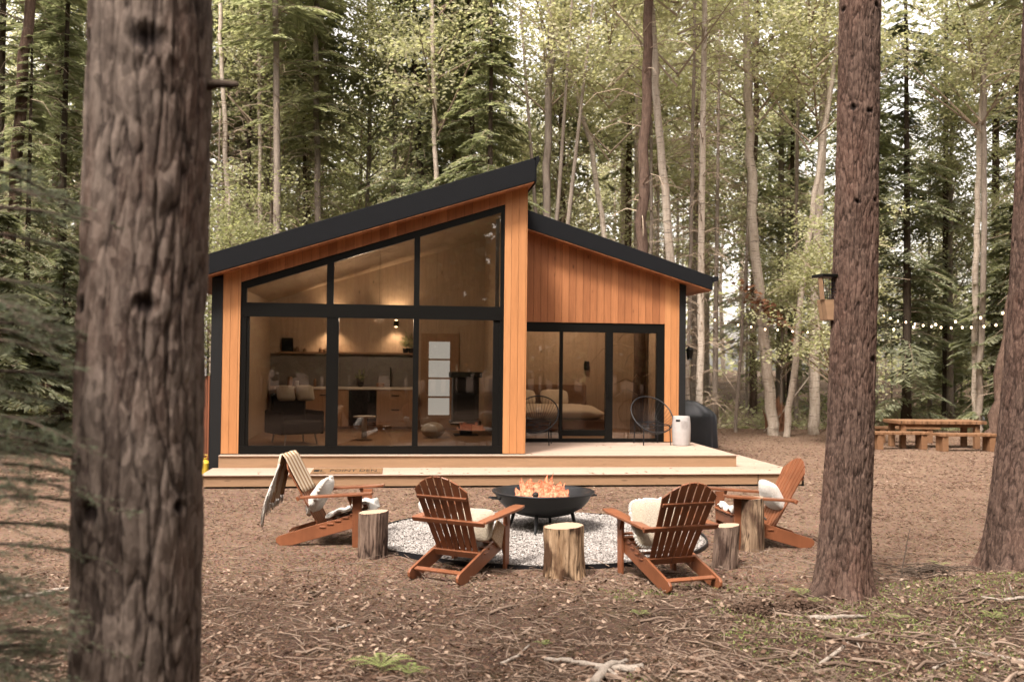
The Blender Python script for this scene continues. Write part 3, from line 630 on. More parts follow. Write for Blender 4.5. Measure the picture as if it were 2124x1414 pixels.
cl2 = empty('ceiling_lamp', hl(6.5, 4.0, zb2(6.5)-.10), TH, 'small round ceiling lamp over the bed', 'ceiling lamp')
MB().lathe([(.10, -.05), (.11, -.03), (.11, 0)], 24).build('housing', M['blackframe'], cl2); MB().lathe([(0, -.056), (.09, -.053), (.09, -.05)], 24).build('diffuser', M['lampglow'], cl2)
# exterior wall lantern on right wall
wl = empty('wall_lantern', hl(8.21, 2.55, 2.12), TH, 'black outdoor lantern on the right side wall of the cabin', 'wall lamp')
MB().box(0, .03, -.05, .05, -.05, .12).build('backplate', M['blackframe'], wl); MB().tube([(.03, 0, .08), (.10, 0, .12), (.16, 0, .1)], .01, 6).build('arm', M['blackframe'], wl)
MB().lathe([(.03, .1), (.08, .05), (.075, .04), (.05, -.12), (.06, -.14), (0, -.15)], 14, (.16, 0, 0)).build('shade', M['blackframe'], wl); MB().lathe([(.0, .03), (.052, .02), (.045, -.08), (0, -.09)], 14, (.16, 0, 0)).build('globe', M['metalgrey'], wl)
# left timber screen + can
sc_ = empty('timber_screen', hl(-.55, .6, 0), TH, 'reddish brown timber screen beside the left black wall', 'screen')
MB().box(-.35, .28, 0, .05, .05, 1.55).build('panel', M['redwood'], sc_); MB().box(.20, .27, -.06, -.002, 0, 1.62).build('post', M['redwood'], sc_); MB().box(.12, .22, -.09, -.005, 1.62, 1.74).build('white_light_box', M['white'], sc_)  # small white box stands in for a white light on the screen
yb = empty('gas_can', hl(-.29, .25, 0), TH, 'yellow plastic can on the ground by the left corner', 'can')
MB().lathe([(.08, 0), (.09, .01), (.09, .24), (.06, .28), (.03, .29), (.03, .32), (0, .32)], 20).build('body', M['yellow'], yb); MB().tube([(-.03, 0, .30), (-.05, 0, .37), (.05, 0, .37), (.03, 0, .30)], .008, 6).build('handle', M['yellow'], yb)
# ------------------------------------------------------------------ deck
dk = empty('deck', O3, TH, 'two-level pale timber deck stepping down in front of the cabin', 'deck')
MB().box(.0, 4.819, -.17, -.001, .382, .399).build('threshold_board', M['deck'], dk, bevel=.003)
MB().box(4.821, 8.35, -.17, VR-.001, .382, .399).build('upper_boards', M['deck'], dk, bevel=.003)
MB().box(.0, 4.819, -.15, .0, .205, .3815).build('riser', M['pine'], dk); MB().box(4.821, 8.33, -.15, -.11, .205, .3815).box(8.29, 8.33, -.11, VR, .205, .3815).build('riser', M['pine'], dk)
MB().box(-.09, 9.12, -1.08, -.151, .187, .204).box(8.331, 9.12, -.151, 1.9, .187, .204).build('lower_boards', M['deck'], dk, bevel=.003)
MB().box(-.07, 8.35, -1.05, -1.01, .03, .1865).box(8.36, 9.07, -1.05, -1.01, .03, .1865).box(-.07, -.03, -1.01, -.1, .03, .1865).box(9.06, 9.10, -1.01, 1.88, .03, .1865).build('fascia_board', M['pine'], dk)
MB().box(8.35, 8.36, -1.055, -1.0, .03, .186).box(9.075, 9.10, -1.06, -1.01, .0, .186).build('corner_post', M['blackframe'], dk)
MB().box(4.7, 4.95, -.95, -.7, 0, .03).box(.3, .5, -.95, -.7, 0, .03).box(8.9, 9.0, -.95, -.7, 0, .03).build('footing_block', M['splash'], dk)
# under-house skirt (dark void closed off)
MB().box(0, 8.08, .2, .24, 0, .2).build('skirting', M['blackclad'], cab)
dm = empty('doormat', hl(2.0, -.62, .206), TH, 'brown coir doormat with dark lettering on the lower step', 'doormat')
MB().box(-.53, .53, -.43, .30, 0, .014).build('mat', M['coir'], dm, bevel=.004)
fc = bpy.data.curves.new('lettering', 'FONT'); fc.body = 'L  POINT DEN'; fc.size = .17; fc.extrude = .001; fc.align_x = 'CENTER'
fo = bpy.data.objects.new('lettering', fc); COL.objects.link(fo); fo.parent = dm; fo.location = (.02, -.20, .0155); fo.scale = (.80, 2.3, 1); fc.materials.append(M['dark'])
bpy.context.view_layer.update(); dg = bpy.context.evaluated_depsgraph_get(); lm = bpy.data.meshes.new_from_object(fo.evaluated_get(dg)); lo2 = bpy.data.objects.new('lettering', lm); COL.objects.link(lo2); lo2.parent = dm; lo2.location = fo.location; lo2.scale = fo.scale; bpy.data.objects.remove(fo); lo2.name = 'lettering'
MB().box(-.50, -.42, -.20, .05, .0145, .016).box(-.5, -.3, -.38, -.34, .0145, .016).box(.3, .5, -.38, -.34, .0145, .016).build('border_mark', M['dark'], dm)
# ------------------------------------------------------------------ adirondack chairs
def chair_parts(root):
    s = .915; W_ = M['chairwood']
    def B(mb, name, **k):
        mb.v = [(x*s, y*s, z*s) for x, y, z in mb.v]; return mb.build(name, W_, root, bevel=.004, **k)
    for sx in (-1, 1):
        # stringer: profile in (y,z)
        top = [(.40, .37), (.40, .24), (.33, .215), (-.40, .0), (-.52, .0), (-.565, .035), (-.57, .075), (-.54, .105), (-.10, .245), (.1, .30), (.33, .375)]
        B(MB().prism(top, 'x', sx*.265-.014, sx*.265+.014), 'side_rail')
        B(MB().prism([(.30, 0), (.385, 0), (.405, .575), (.295, .575)], 'x', sx*.298-.014, sx*.298+.014), 'leg')
        B(MB().prism([(.30, .57), (.24, .57), (.29, .44)], 'x', sx*.333-.012, sx*.333+.012), 'bracket')
        arm = []
        for t in np.linspace(0, 1, 9):
            y = .53-.80*t; wdt = .075 - .028*t - (.02 if t == 0 else 0); arm.append((sx*(.355) + wdt, y))
        arm2 = []
        for t in np.linspace(1, 0, 9):
            y = .53-.80*t; wdt = .075 - .028*t - (.02 if t == 0 else 0); arm2.append((sx*.355 - wdt, y))
        am = MB().prism(arm + arm2, 'z', 0, .026); am.v = [(x, y, z+.578+.075*(y-.3)) for x, y, z in am.v]
        B(am, 'armrest')
    # back slats, fanned.  back line from (y=-.10,z=.20) to (y=-.50,z=.98)
    D = Vector((0, -.43, .80)).normalized(); Nn = Vector((0, -D.z, D.y)); base = Vector((0, -.075, .17)); Lc = .93
    for k in range(7):
        t = (k-3)/3; L = Lc*(1-.135*t*t); wb, wt = .062, .083; xb, xt = t*3*.0655, t*3*.0885
        pts = []; n = 8
        for j in range(n+1):
            q = j/n*L; xx = xb+(xt-xb)*q/Lc; hw = (wb+(wt-wb)*q/Lc)/2-.0045
            pts.append((xx, q, hw))
        slope = -.27*t*Lc/3/.0885*.0885
        vs = []; 
        for xx, q, hw in pts:
            for sx_ in (-1, 1):
                ql = q
                if q == L: ql = q - .135*2*t*(sx_*hw/(.0885*3))*Lc*1.0
                p = base + D*ql + Vector((xx+sx_*hw, 0, 0))
                vs += [p + Nn*.008, p - Nn*.008]
        fs = []
        for j in range(n):
            a = j*4; b = a+4
            fs += [(a, a+2, b+2, b), (a+1, b+1, b+3, a+3), (a, b, b+1, a+1), (a+2, a+3, b+3, b+2)]
        fs += [(0, 1, 3, 2), (n*4, n*4+2, n*4+3, n*4+1)]
        mb = MB().add(vs, fs)
        B(mb, 'back_slat', fixn=True)
    P = lambda q, off: base + D*q - Nn*off*-1
    def rail(q, hw, w_, t_, name):
        c_ = base + D*q + Nn*(.008+t_/2+.0005)
        B(MB().bar(c_-Vector((hw, 0, 0)), c_+Vector((hw, 0, 0)), w_, t_, up=Nn), name)
    rail(.70, .275, .035, .022, 'back_rail'); rail(.43, .40, .05, .028, 'arm_rail'); rail(.05, .28, .07, .024, 'lower_rail')
    for k in range(6):
        y = .385-k*.085; z = .375-.1*abs(k-1)*.28 - (0 if k > 0 else .012)
        zt_ = .387-.036*k if k else .375
        B(MB().box(-.29, .29, y-.036, y+.036, zt_-.0, zt_+.018), 'seat_slat')
    B(MB().box(-.25, .25, .386, .40, .25, .36), 'apron')
    c_ = Vector((0, -.47, .10)); B(MB().bar(c_-Vector((.25, 0, 0)), c_+Vector((.25, 0, 0)), .055, .02, up=(0, -.3, 1)), 'stretcher')
def heading(fx, fy): return math.atan2(fy, fx)-PI/2   # local +Y -> (fx,fy)
CH = [('adirondack_chair', (-1.86, 10.12), (1, -.05), 'wooden adirondack chair seen side-on at the left with a striped blanket over its back'),
      ('adirondack_chair', (-.42, 8.74), (.46, .89), 'wooden adirondack chair seen from behind just left of the fire bowl'),
      ('adirondack_chair', (1.37, 8.55), (-.36, .93), 'wooden adirondack chair seen from behind between the two right log stumps'),
      ('adirondack_chair', (2.62, 10.25), (-1, -.14), 'wooden adirondack chair seen side-on at the far right beside the deck corner')]
chairs = []
proto = None
for k, (nm, (x, y), (fx, fy), lab) in enumerate(CH):
    if proto is None:
        proto = empty(nm); chair_parts(proto); o = proto
    else: o = copy_obj(proto)
    o.location = (x, y, gzf(x, y)+.0); o.rotation_euler = (0, 0, heading(fx, fy)); tag(o, lab, 'chair', 'adirondack chairs round the fire bowl'); chairs.append(o)
def on_chair(k, name, mb, mat, label, cat, **kw):
    o = mb.build(name, mat, **kw); o.location = chairs[k].location; o.rotation_euler = chairs[k].rotation_euler; return tag(o, label, cat)
def Tm(x, y, z, rx=0, ry=0, rz=0): return Matrix.Translation((x, y, z)) @ Matrix.Rotation(rz, 4, 'Z') @ Matrix.Rotation(ry, 4, 'Y') @ Matrix.Rotation(rx, 4, 'X')
def fringe(mb, a, b, n, L, r=.004, mi=0, out=None):
    a, b = Vector(a), Vector(b)
    for i in range(n):
        p = a.lerp(b, (i+random.random()*.5)/n); q = Vector((random.uniform(-.02, .02), random.uniform(-.02, .02), -L*random.uniform(.7, 1.1)))
        if out: q = Vector(out)*L + Vector((random.uniform(-.015, .015),)*3)
        mb.tube([p, p+q*.5+Vector((random.uniform(-.01,.01),)*3), p+q], [r, r, r*.6], 4, mi)
# chair 1: striped blanket
def blanket():
    mb = MB(); bk = Vector((0, -.0698, .158)); D = Vector((0, -.43, .80)).normalized(); Nn = Vector((0, -D.z, D.y)); top = bk + D*.83
    def f(a, b):
        x = -.27+.50*b
        if a < .30: p = bk + D*(.42+ (.83-.42)*a/.3) - Nn*.024
        elif a < .36: p = top + D*.035 + Nn*((a-.33)/.03*.02)
        else:
            t = (a-.36)/.64; p = top + Nn*.03 + Vector((0, -.03*math.sin(t*2), -.40*t)); p.y -= .02+.05*t
        p = Vector(p); w_ = .012*math.sin(b*19+a*5)+.01*math.sin(b*37)
        return (x+.02*math.sin(a*9), p.y + w_*(0 if a < .33 else 1.6), p.z + (-.05*b if a > .36 else 0))
    mb.grid(f, 36, 40, 0)
    e0, e1 = f(1, 0), f(1, 1); fringe(mb, e0, e1, 46, .09, .004, 1)
    # long pale fringe bundle hanging from the near outer side
    for i in range(70):
        a = .36+.64*random.random(); p = Vector(f(a, 1.0)); x = random.uniform(.0, .05)
        mb.tube([p+Vector((0, 0, 0)), p+Vector((x, -.02, -.08)), p+Vector((x*1.3, -.03-.03*random.random(), -.20-.08*random.random()))], [.006, .006, .003], 4, 1)
    o = on_chair(0, 'striped_blanket', mb, [M['stripe'], M['fleece']], 'brown and cream striped blanket with white fringe hanging over the left chair back', 'blanket', smooth=True, solid=.008)
blanket()
def pom(mb, M_, w, h, r=.016, n=34):
    for i in range(n):
        a = 2*PI*i/n; c, s_ = math.cos(a), math.sin(a); p = M_ @ Vector((np.sign(c)*abs(c)**.5*w/2, np.sign(s_)*abs(s_)**.5*h/2, 0))
        k = MB().lathe([(0, -r), (r*.8, -r*.6), (r, 0), (r*.8, r*.6), (0, r)], 7, p); mb.add(k.v, k.f, 0)
M1 = Tm(.0, -.13, .48, 1.12)
mb = puff_mb(.46, .40, .15, 11, .03, .38, M_=M1); pom(mb, M1, .46, .40, .022)
on_chair(0, 'white_cushion', mb, M['fleece'], 'white cushion with tufted edge standing on the left chair', 'cushion', smooth=True)
def throw(k, x0, x1, yf, name, label, mat, over=.12, side=0, sd=0, seed=0):
    mb = MB()
    def f(a, b):
        y = -.02+(yf+.02)*min(a/.75, 1); t = max(0, (a-.75)/.25); z = .375-.033*(.36-y)/.085+.03
        z = min(z, .40); z -= t*over; y += .03*t + (.02 if t > 0 else 0)
        x = x0+(x1-x0)*b; sft = float(vnoise(np.array([x*8+seed]), np.array([y*8.]), np.array([seed*1.]))[0])
        q = 0
        if side and b > .7: q = (b-.7)/.3; x = x0+(x1-x0)*.7+ .06*q; z -= sd*q
        return (x, y+.03*(sft-.5), z+.05*sft + .012*math.sin(a*25+b*9))
    mb.grid(f, 30, 30)
    return on_chair(k, name, mb, mat, label, 'throw', smooth=True, solid=.02)
throw(0, -.24, .25, .40, 'fur_throw', 'white fluffy throw spread on the seat of the left chair', M['fleece'], .10, seed=1)
throw(1, -.24, .28, .40, 'fur_throw', 'white fluffy throw draped over the seat of the chair left of the fire', M['fleece'], .14, 1, .20, seed=4)
M2 = Tm(.12, -.02, .44, 1.1, 0, .1)
on_chair(1, 'white_cushion', puff_mb(.38, .30, .12, 21, .03, .42, M_=M2), M['cream'], 'cream cushion leaning inside the chair left of the fire', 'cushion', smooth=True)
M2 = Tm(-.39, .08, .47, .5, .9, .3)
on_chair(1, 'rolled_sheepskin', puff_mb(.34, .17, .14, 23, .03, .7, M_=M2), M['fleece'], 'white rolled sheepskin poking out left of the chair by the fire', 'sheepskin', smooth=True)
mb = MB().prism([(.02, .33), (.20, .20), (.26, .40), (.14, .47)], 'x', .262, .285)
on_chair(1, 'hide_flap', mb, M['tan'], 'tan leather hide corner hanging at the right side of the same chair', 'hide', bevel=.004)
M3 = Tm(-.10, -.02, .50, 1.12)
mb = puff_mb(.46, .42, .13, 31, .03, .38, M_=M3); on_chair(2, 'cream_cushion', mb, M['cream'], 'cream cushion leaning in the chair right of the centre stump', 'cushion', smooth=True)
mb = MB(); bp = []
for i in range(121):
    a = 2*PI*i/120; c_, s_ = math.cos(a), math.sin(a); bp.append(M3 @ Vector((np.sign(c_)*abs(c_)**.4*.232, np.sign(s_)*abs(s_)**.4*.212, 0)))
mb.tube(bp, [.016+.008*math.sin(i*2.1) for i in range(121)], 8, caps=False)
mb.build('braided_edge', M['fleece'], bpy.data.objects['cream_cushion'], smooth=True)
M4 = Tm(0, -.15, .51, 1.12); mb = puff_mb(.42, .34, .15, 41, .03, .42, M_=M4)
on_chair(3, 'white_cushion', mb, M['fleece'], 'white cushion resting on the far right chair', 'cushion', smooth=True)
throw(3, -.2, .24, .30, 'fur_throw', 'white throw on the seat of the far right chair', M['fleece'], .04, seed=9)
# ------------------------------------------------------------------ stumps
def stump(x, y, r, h, mat, label, seed, flare=.12, lean=(0, 0), knots=()):
    e = empty('log_stump', (x, y, gzf(x, y)-.01), seed, label, 'log stump', 'log stumps used as side tables')
    na, nz = 120, 60; A, Z = np.meshgrid(np.linspace(0, 2*PI, na, endpoint=False), np.linspace(0, 1, nz), indexing='ij')
    N_ = 26; U = A/(2*PI)*N_; Vz = Z*h*1.6+seed
    U2 = U + 1.2*(fbm(np.cos(A)*2+seed, np.sin(A)*2, Z*2)-.5); f1, f2, cid = cells(U2, Vz, N_, seed)
    pl = np.clip((f2-f1)/.35, 0, 1)
    low = fbm(np.cos(A)*1.1+seed*3, np.sin(A)*1.1, Z*.8, o=3)-.47
    R = r*(1+.22*low + flare*np.exp(-Z*h/.08)*(1+.8*low*3) + .0*Z) + (pl-1)*.006 + (fbm(np.cos(A)*11, np.sin(A)*11, Z*3*h, s=seed)-.47)*.030
    X = R*np.cos(A)+lean[0]*Z*h; Y = R*np.sin(A)+lean[1]*Z*h; ZZ_ = Z*h + (Z == 1)*.012*np.cos(A+seed)
    V = np.stack([X, Y, ZZ_], -1).reshape(-1, 3); i = np.arange(na)[:, None]; j = np.arange(nz-1)[None, :]; i2 = (i+1) % na
    Fq = np.stack([i*nz+j, i2*nz+j, i2*nz+j+1, i*nz+j+1], -1).reshape(-1, 4)
    at_ = np.stack([pl, cid, low+.5], -1).reshape(-1, 3)
    mesh_np('trunk_side', V, Fq, mat, e, True, attr=at_)
    top = MB(); rim = [(X[k, -1]*.985, Y[k, -1]*.985, ZZ_[k, -1]-.001) for k in range(na)]; top.add(rim+[(lean[0]*h, lean[1]*h, h+.002)], [(k, (k+1) % na, na) for k in range(na)])
    top.build('cut_top', M['sawn'], e); return e
def sp(px, py): 
    p = onz(px, py); return p.x, p.y
x, y = sp(774, 1154); stump(x, y, .145, .445, M['stumpgrey'], 'grey-barked log stump in front of the left side-on chair', 1, .02)
x, y = sp(1169, 1196); stump(x, y, .178, .46, M['stumpgold'], 'thick golden peeled log stump in the centre in front of the fire bowl', 2, .14, (.02, 0))
x, y = sp(1503, 1175); stump(x, y, .118, .40, M['stumpgrey'], 'short dark log stump right beside the right-hand chair seen from behind', 3, .05, (-.06, 0))
x, y = sp(1560, 1140); stump(x, y, .118, .54, M['stumptan'], 'tall slim tan log stump beside the far right chair', 4, .06, (-.02, 0))
# ------------------------------------------------------------------ fire bowl
FX, FY = .37, 10.85
fb = empty('fire_bowl', (FX, FY, .03), 0, 'wide black steel fire bowl on legs standing on the gravel', 'fire bowl')
prof = [(0, .145), (.16, .15), (.31, .185), (.43, .25), (.50, .32), (.545, .40), (.575, .42), (.575, .432), (.535, .432), (.50, .405), (.47, .33), (.40, .265), (.29, .205), (.15, .165), (0, .16)]
MB().lathe(prof, 64).build('bowl', M['steel'], fb, smooth=True)
for k in range(4):
    a = -PI/2-.25+k*PI/2; c_, s_ = math.cos(a), math.sin(a)
    MB().tube([(.33*c_, .33*s_, .20), (.36*c_, .36*s_, .09), (.40*c_, .40*s_, .0)], [.022, .018, .016], 8).build('leg', M['steel'], fb)
for k in range(2):
    a = PI*k+.3
    MB().tube([(.52*math.cos(a-.12), .52*math.sin(a-.12), .36), (.62*math.cos(a-.1), .62*math.sin(a-.1), .37), (.62*math.cos(a+.1), .62*math.sin(a+.1), .37), (.52*math.cos(a+.12), .52*math.sin(a+.12), .36)], .009, 8).build('handle', M['steel'], fb)
for k in range(6):
    a = k*.9+.3; r = .20; z = .20+.05*(k % 3); L = random.uniform(.16, .24)
    p = Vector((FX-.06+.1*math.cos(k*2.1), FY+.1*math.sin(k*2.1), .03+z+.06)); d = Vector((math.cos(a), math.sin(a), random.uniform(-.15, .35)))*L
    lg = MB().tube([p-d, p-d*.3+Vector((0,0,.01)), p+d], [.035, .04, .032], 9).build('firewood', [M['charcoal']], smooth=True); tag(lg, 'charred split log burning in the fire bowl', 'firewood', 'firewood in the fire bowl')
MB().lathe([(0, .27), (.2, .262), (.34, .235)], 24, (0, 0, 0)).build('ember_bed', M['ember'], fb)
def tongue(mb, x, y, z0, h, r, sd):
    pts = []; rad = []; n = 9; ph = sd*1.7; ax, ay = math.cos(sd*2.3), math.sin(sd*2.3)
    for i in range(n):
        t = i/(n-1); wv = .9*r*math.sin(t*5+ph)*t
        pts.append((x+ax*wv+.03*t*math.sin(ph), y+ay*wv, z0+h*t)); rad.append(max(.002, r*(.55+.75*math.sin(PI*min(1, t*1.05+.05)))*(1-t**2.2)**.6*(1+.25*math.sin(t*9+ph))))
    mb.tube(pts, rad, 12)
fr = empty('fire', (FX-.05, FY, .03+.25), 0, 'bright orange flames rising from the fire bowl', 'fire')
random.seed(5)
for k in range(74):
    a = random.uniform(0, 2*PI); r = .27*math.sqrt(random.random()); x = r*math.cos(a)*1.05; y = r*math.sin(a)*.7
    mb = MB(); tongue(mb, x, y, .0+.10*random.random(), (random.uniform(.14, .27) if k % 2 else random.uniform(.12, .36))*(1-.35*(r/.27)**2), (random.uniform(.05, .085) if k % 2 else random.uniform(.018, .036)), k*1.37)
    mb.build('flame', M['flame'], fr, smooth=True)
# ------------------------------------------------------------------ deck furniture
def acapulco(loc, rz, label):
    e = empty('wire_chair', loc, rz, label, 'chair', 'round wire chairs on the deck')
    # hoop ring tilted; shell rods converge
    cx_ = Vector((0, 0, .55)); ax = Vector((1, 0, 0)); ay = Vector((0, -.62, .66)).normalized(); nrm = ax.cross(ay)
    if nrm.y > 0: nrm = -nrm
    R1, R2 = .40, .44; rim = [cx_ + ax*R1*math.cos(t) + ay*R2*math.sin(t) for t in np.linspace(0, 2*PI, 41)]
    # front is -Y local
    rim = [Vector((p.x, -p.y, p.z)) for p in rim]
    MB().tube(rim, .012, 8, caps=False).build('hoop', M['wire'], e, smooth=True)
    nr = Vector((0, 1, -.9)).normalized()*.0; bot = Vector((0, .05, .30)); rb = []
    for i in range(36):
        t = 2*PI*i/36; p = Vector((R1*math.cos(t), 0, 0)); q = cx_ + ax*R1*math.cos(t) + ay*R2*math.sin(t); q = Vector((q.x, -q.y, q.z))
        pts = []
        for s_ in np.linspace(0, 1, 7):
            m = q.lerp(bot, s_*.86); sag = math.sin(s_*PI*.5)**.8; m2 = m + Vector((0, .10, -.10))*math.sin(s_*PI)*.8
            pts.append(m2)
        rb.append(pts)
    mb = MB()
    for pts in rb: mb.tube(pts, .0032, 4, caps=False)
    ring = [p[-1] for p in rb]; mb.tube(ring+[ring[0]], .006, 6, caps=False); mb.build('cord_shell', M['wire'], e)
    for (x0, y0) in ((-.27, -.24), (.27, -.24), (-.24, .28), (.24, .28)):
        MB().tube([(x0, y0, 0), (x0*.95, y0*.9, .36 if y0 < 0 else .42)], .010, 8).build('leg', M['wire'], e)
    MB().tube([(-.257, -.216, .36), (.257, -.216, .36), (.228, .252, .40), (-.228, .252, .40), (-.257, -.216, .36)], .009, 8).build('seat_ring', M['wire'], e)
    return e
def ondeck(px, py): return onz(px, py, .4)
p = ondeck(1352, 921); a1 = acapulco(p, TH+.15, 'round black wire chair on the deck beside the white stool')
p = ondeck(1112, 921); acapulco(p, TH-.3, 'round black wire chair half hidden behind the cedar pillar')
p = ondeck(1413, 923); gs = empty('garden_stool', p, 0, 'white ceramic garden stool at the right corner of the cabin', 'stool')
MB().lathe([(.135, 0), (.155, .01), (.165, .12), (.172, .26), (.168, .40), (.155, .51), (.15, .53), (.12, .535), (0, .535)], 40).build('body', M['white'], gs, smooth=False)
g_ = MB()
for i in range(4):
    for j in range(4):
        if (i+j) % 2 == 0 or True:
            a = -PI/2-.24+ (i-1.5)*.17 + (j % 2)*.085+.35; z = .33+j*.037
            rr = .172; c0 = Vector((rr*math.cos(a), rr*math.sin(a), z)); tx = Vector((-math.sin(a), math.cos(a), 0)); ring = [c0 + tx*.017*math.cos(q) + Vector((0, 0, .019*math.sin(q))) for q in np.linspace(0, 2*PI, 9)]
            g_.tube(ring, .0035, 4, caps=False)
g_.build('lattice', M['white'], gs)
a = -PI/2-.55; MB().box(-.04, .04, -.004, .004, -.016, .016, M=Matrix.Translation((.166*math.cos(a), .166*math.sin(a), .46)) @ Matrix.Rotation(a+PI/2, 4, 'Z')).build('hand_hole', M['dark'], gs)
# covered grill
p = onz(1432, 931); gr = MB()
def gcov(a, b):
    t = b*2*PI; c_, s_ = math.cos(t), math.sin(t); z = a; k = 1 if z < .62 else math.cos((z-.62)/.38*PI/2)**.75
    w_ = .68-.05*z; d_ = .34-.05*z
    x = np.sign(c_)*abs(c_)**.6*w_*k; y = np.sign(s_)*abs(s_)**.6*d_*k; f = 1+.035*math.sin(t*9+z*3)*(1-z)+.02*math.sin(t*17)
    return (float(x*f), float(y*f), float(z*1.07+.02*math.sin(t*5)*(1 if .1 < z < .95 else 0)))
gr.grid(gcov, 40, 96); go = gr.build('grill_cover', M['cover'], smooth=True); go.location = (p.x, p.y+.35, 0.02); go.rotation_euler = (0, 0, TH)
tag(go, 'barbecue under a crumpled black cover behind the right cabin corner', 'barbecue')
# ------------------------------------------------------------------ picnic table & benches
def plank_top(L, W_, t, z, seed):
    mb = MB(); n = 24
    def edge(s_, k): return W_/2*s_*(1+.06*math.sin(k*1.7+seed)+.04*math.sin(k*3.1+seed*2))
    up = [(-L/2+L*i/n, edge(1, i)) for i in range(n+1)]; dn = [(-L/2+L*i/n, edge(-1, i)) for i in range(n, -1, -1)]
    mb.prism(dn[::-1]+up[::-1], 'z', z-t, z); return mb
pl_ = onz(1853, 930); pr_ = onz(2022, 931)
mid = (pl_+pr_)/2; rzT = math.atan2(pr_.y-pl_.y, pr_.x-pl_.x); Lt = 2.12
tb = empty('picnic_table', (mid.x+.16, mid.y+.35, gzf(mid.x, mid.y)), rzT, 'rustic slab picnic table at the right edge of the clearing', 'table')
plank_top(Lt, .8, .075, .64, 2).build('table_top', M['rusticwood'], tb, bevel=.008)
for xx in (-.90, .86):
    for yy in (-.28, .28): MB().box(xx-.06, xx+.06, yy-.06, yy+.06, 0, .565).build('leg', M['rusticwood'], tb, bevel=.01)
MB().box(-.95, .90, -.30, -.24, .49, .56).box(-.95, .90, .24, .30, .49, .56).build('apron', M['rusticwood'], tb)
for (xa, xb, py, lab) in ((1812, 1926, 932, 'rustic slab bench at the left front of the picnic table'), (1946, 2068, 936, 'rustic slab bench at the right front of the picnic table')):
    a, b = onz(xa, py), onz(xb, py); m = (a+b)/2; L = (b-a).length
    e = empty('bench', (m.x, m.y+.1, gzf(m.x, m.y)), math.atan2(b.y-a.y, b.x-a.x), lab, 'bench', 'slab benches by the picnic table')
    plank_top(L, .34, .06, .40, xa).build('seat', M['rusticwood'], e, bevel=.006)
    for s_ in (-1, 1): MB().box(s_*L*.40-.07, s_*L*.40+.07, -.15, .15, 0, .34).build('leg', M['rusticwood'], e, bevel=.01)
for (xa, py, lab) in ((1885, 924, 'rustic slab bench behind the picnic table on its left'),):
    m = onz(xa, py); e = empty('bench', (m.x+.25, m.y+.9, gzf(m.x, m.y)), rzT, lab, 'bench', 'slab benches by the picnic table')
    plank_top(1.7, .32, .06, .40, 5).build('seat', M['rusticwood'], e, bevel=.006)
    for s_ in (-1, 1): MB().box(s_*.6-.07, s_*.6+.07, -.14, .14, 0, .34).build('leg', M['rusticwood'], e, bevel=.01)
p = onz(2054, 896); wb = puff_mb(.42, .36, .5, 51, .12, .8).build('white_sack', M['white'], smooth=True); wb.location = (p.x+.1, p.y+1.0, .26); tag(wb, 'crumpled white sack on the ground behind the picnic table', 'sack')
# ------------------------------------------------------------------ bark trunks (big near pines)
def bigtrunk(name, pts, mat, label, N_=15, zk=5.5, na=260, nz=520, amp=.020, flare=.0, knots=(), seed=1, ztop=9., extra=None):
    """pts: list of (z, x, y, radius)"""
    zs = np.array([p[0] for p in pts]); 
    e = empty(name, (pts[0][1], pts[0][2], 0), 0, label, 'tree')
    A, Z = np.meshgrid(np.linspace(0, 2*PI, na, endpoint=False), np.linspace(pts[0][0], pts[-1][0], nz), indexing='ij')
    cx_ = np.interp(Z, zs, [p[1] for p in pts])-pts[0][1]; cy_ = np.interp(Z, zs, [p[2] for p in pts])-pts[0][2]; R = np.interp(Z, zs, [p[3] for p in pts])
    ca, sa = np.cos(A), np.sin(A)
    warp = fbm(ca*1.6+seed, sa*1.6, Z*1.5, s=seed); U = A/(2*PI)*N_ + 2.6*(warp-.47); W2 = fbm(ca*3+seed, sa*3, Z*2.2+7, s=seed+3)
    f1, f2, cid = cells(U, Z*zk/2.2 + 1.6*W2, N_, seed); e1 = np.clip((f2-f1)/.30, 0, 1)
    g1, g2, cid2 = cells(U*2.2 if False else A/(2*PI)*(N_*2)+3*(W2-.47), Z*zk*1.1 + 2*warp, N_*2, seed+40); e2 = np.clip((g2-g1)/.35, 0, 1)
    fine = fbm(ca*14*R.mean()*4, sa*14*R.mean()*4, Z*14, s=seed+9)-.47
    h = amp*1.15*(e1**.5-.8) + amp*.7*(e2**.7-.8) + amp*.9*fine + amp*.6*(cid-.5)
    fl = flare*np.exp(-np.maximum(Z, 0)/.20)*(1+.55*np.cos(A*5+seed)+.4*np.cos(A*3+2*seed))+.05*(flare > 0)*np.exp(-np.maximum(Z, 0)/.05)*np.maximum(0, np.cos(A*5+seed))
    kd = np.ones_like(A)
    for (ka, kz, kr) in knots:
        da = np.angle(np.exp(1j*(A-ka)))*R; d = np.hypot(da*.8, (Z-kz)*1.1)/kr*(.65+.9*fbm(ca*7, sa*7, Z*9, s=seed+60))
        h = h - .018*np.exp(-d**2*1.6) + .005*np.exp(-((d-1.25)/.4)**2); kd = np.minimum(kd, np.clip(d*1.0-.35+fine*.8, -.3, 1))
    RR = R+h+fl
    V = np.stack([cx_+RR*ca, cy_+RR*sa, Z], -1).reshape(-1, 3); i = np.arange(na)[:, None]; j = np.arange(nz-1)[None, :]; i2 = (i+1) % na
    Fq = np.stack([i*nz+j, i2*nz+j, i2*nz+j+1, i*nz+j+1], -1).reshape(-1, 4)
    pl = np.clip(.08+.92*(e1**.6)*(.35+.65*e2**.6), 0, 1)*kd
    mesh_np('trunk', V, Fq, mat, e, True, attr=np.stack([pl, .6*cid+.4*cid2, fine+.5], -1).reshape(-1, 3))
    return e
def tp(px, py, d):
    q = at(px, py, d); return q
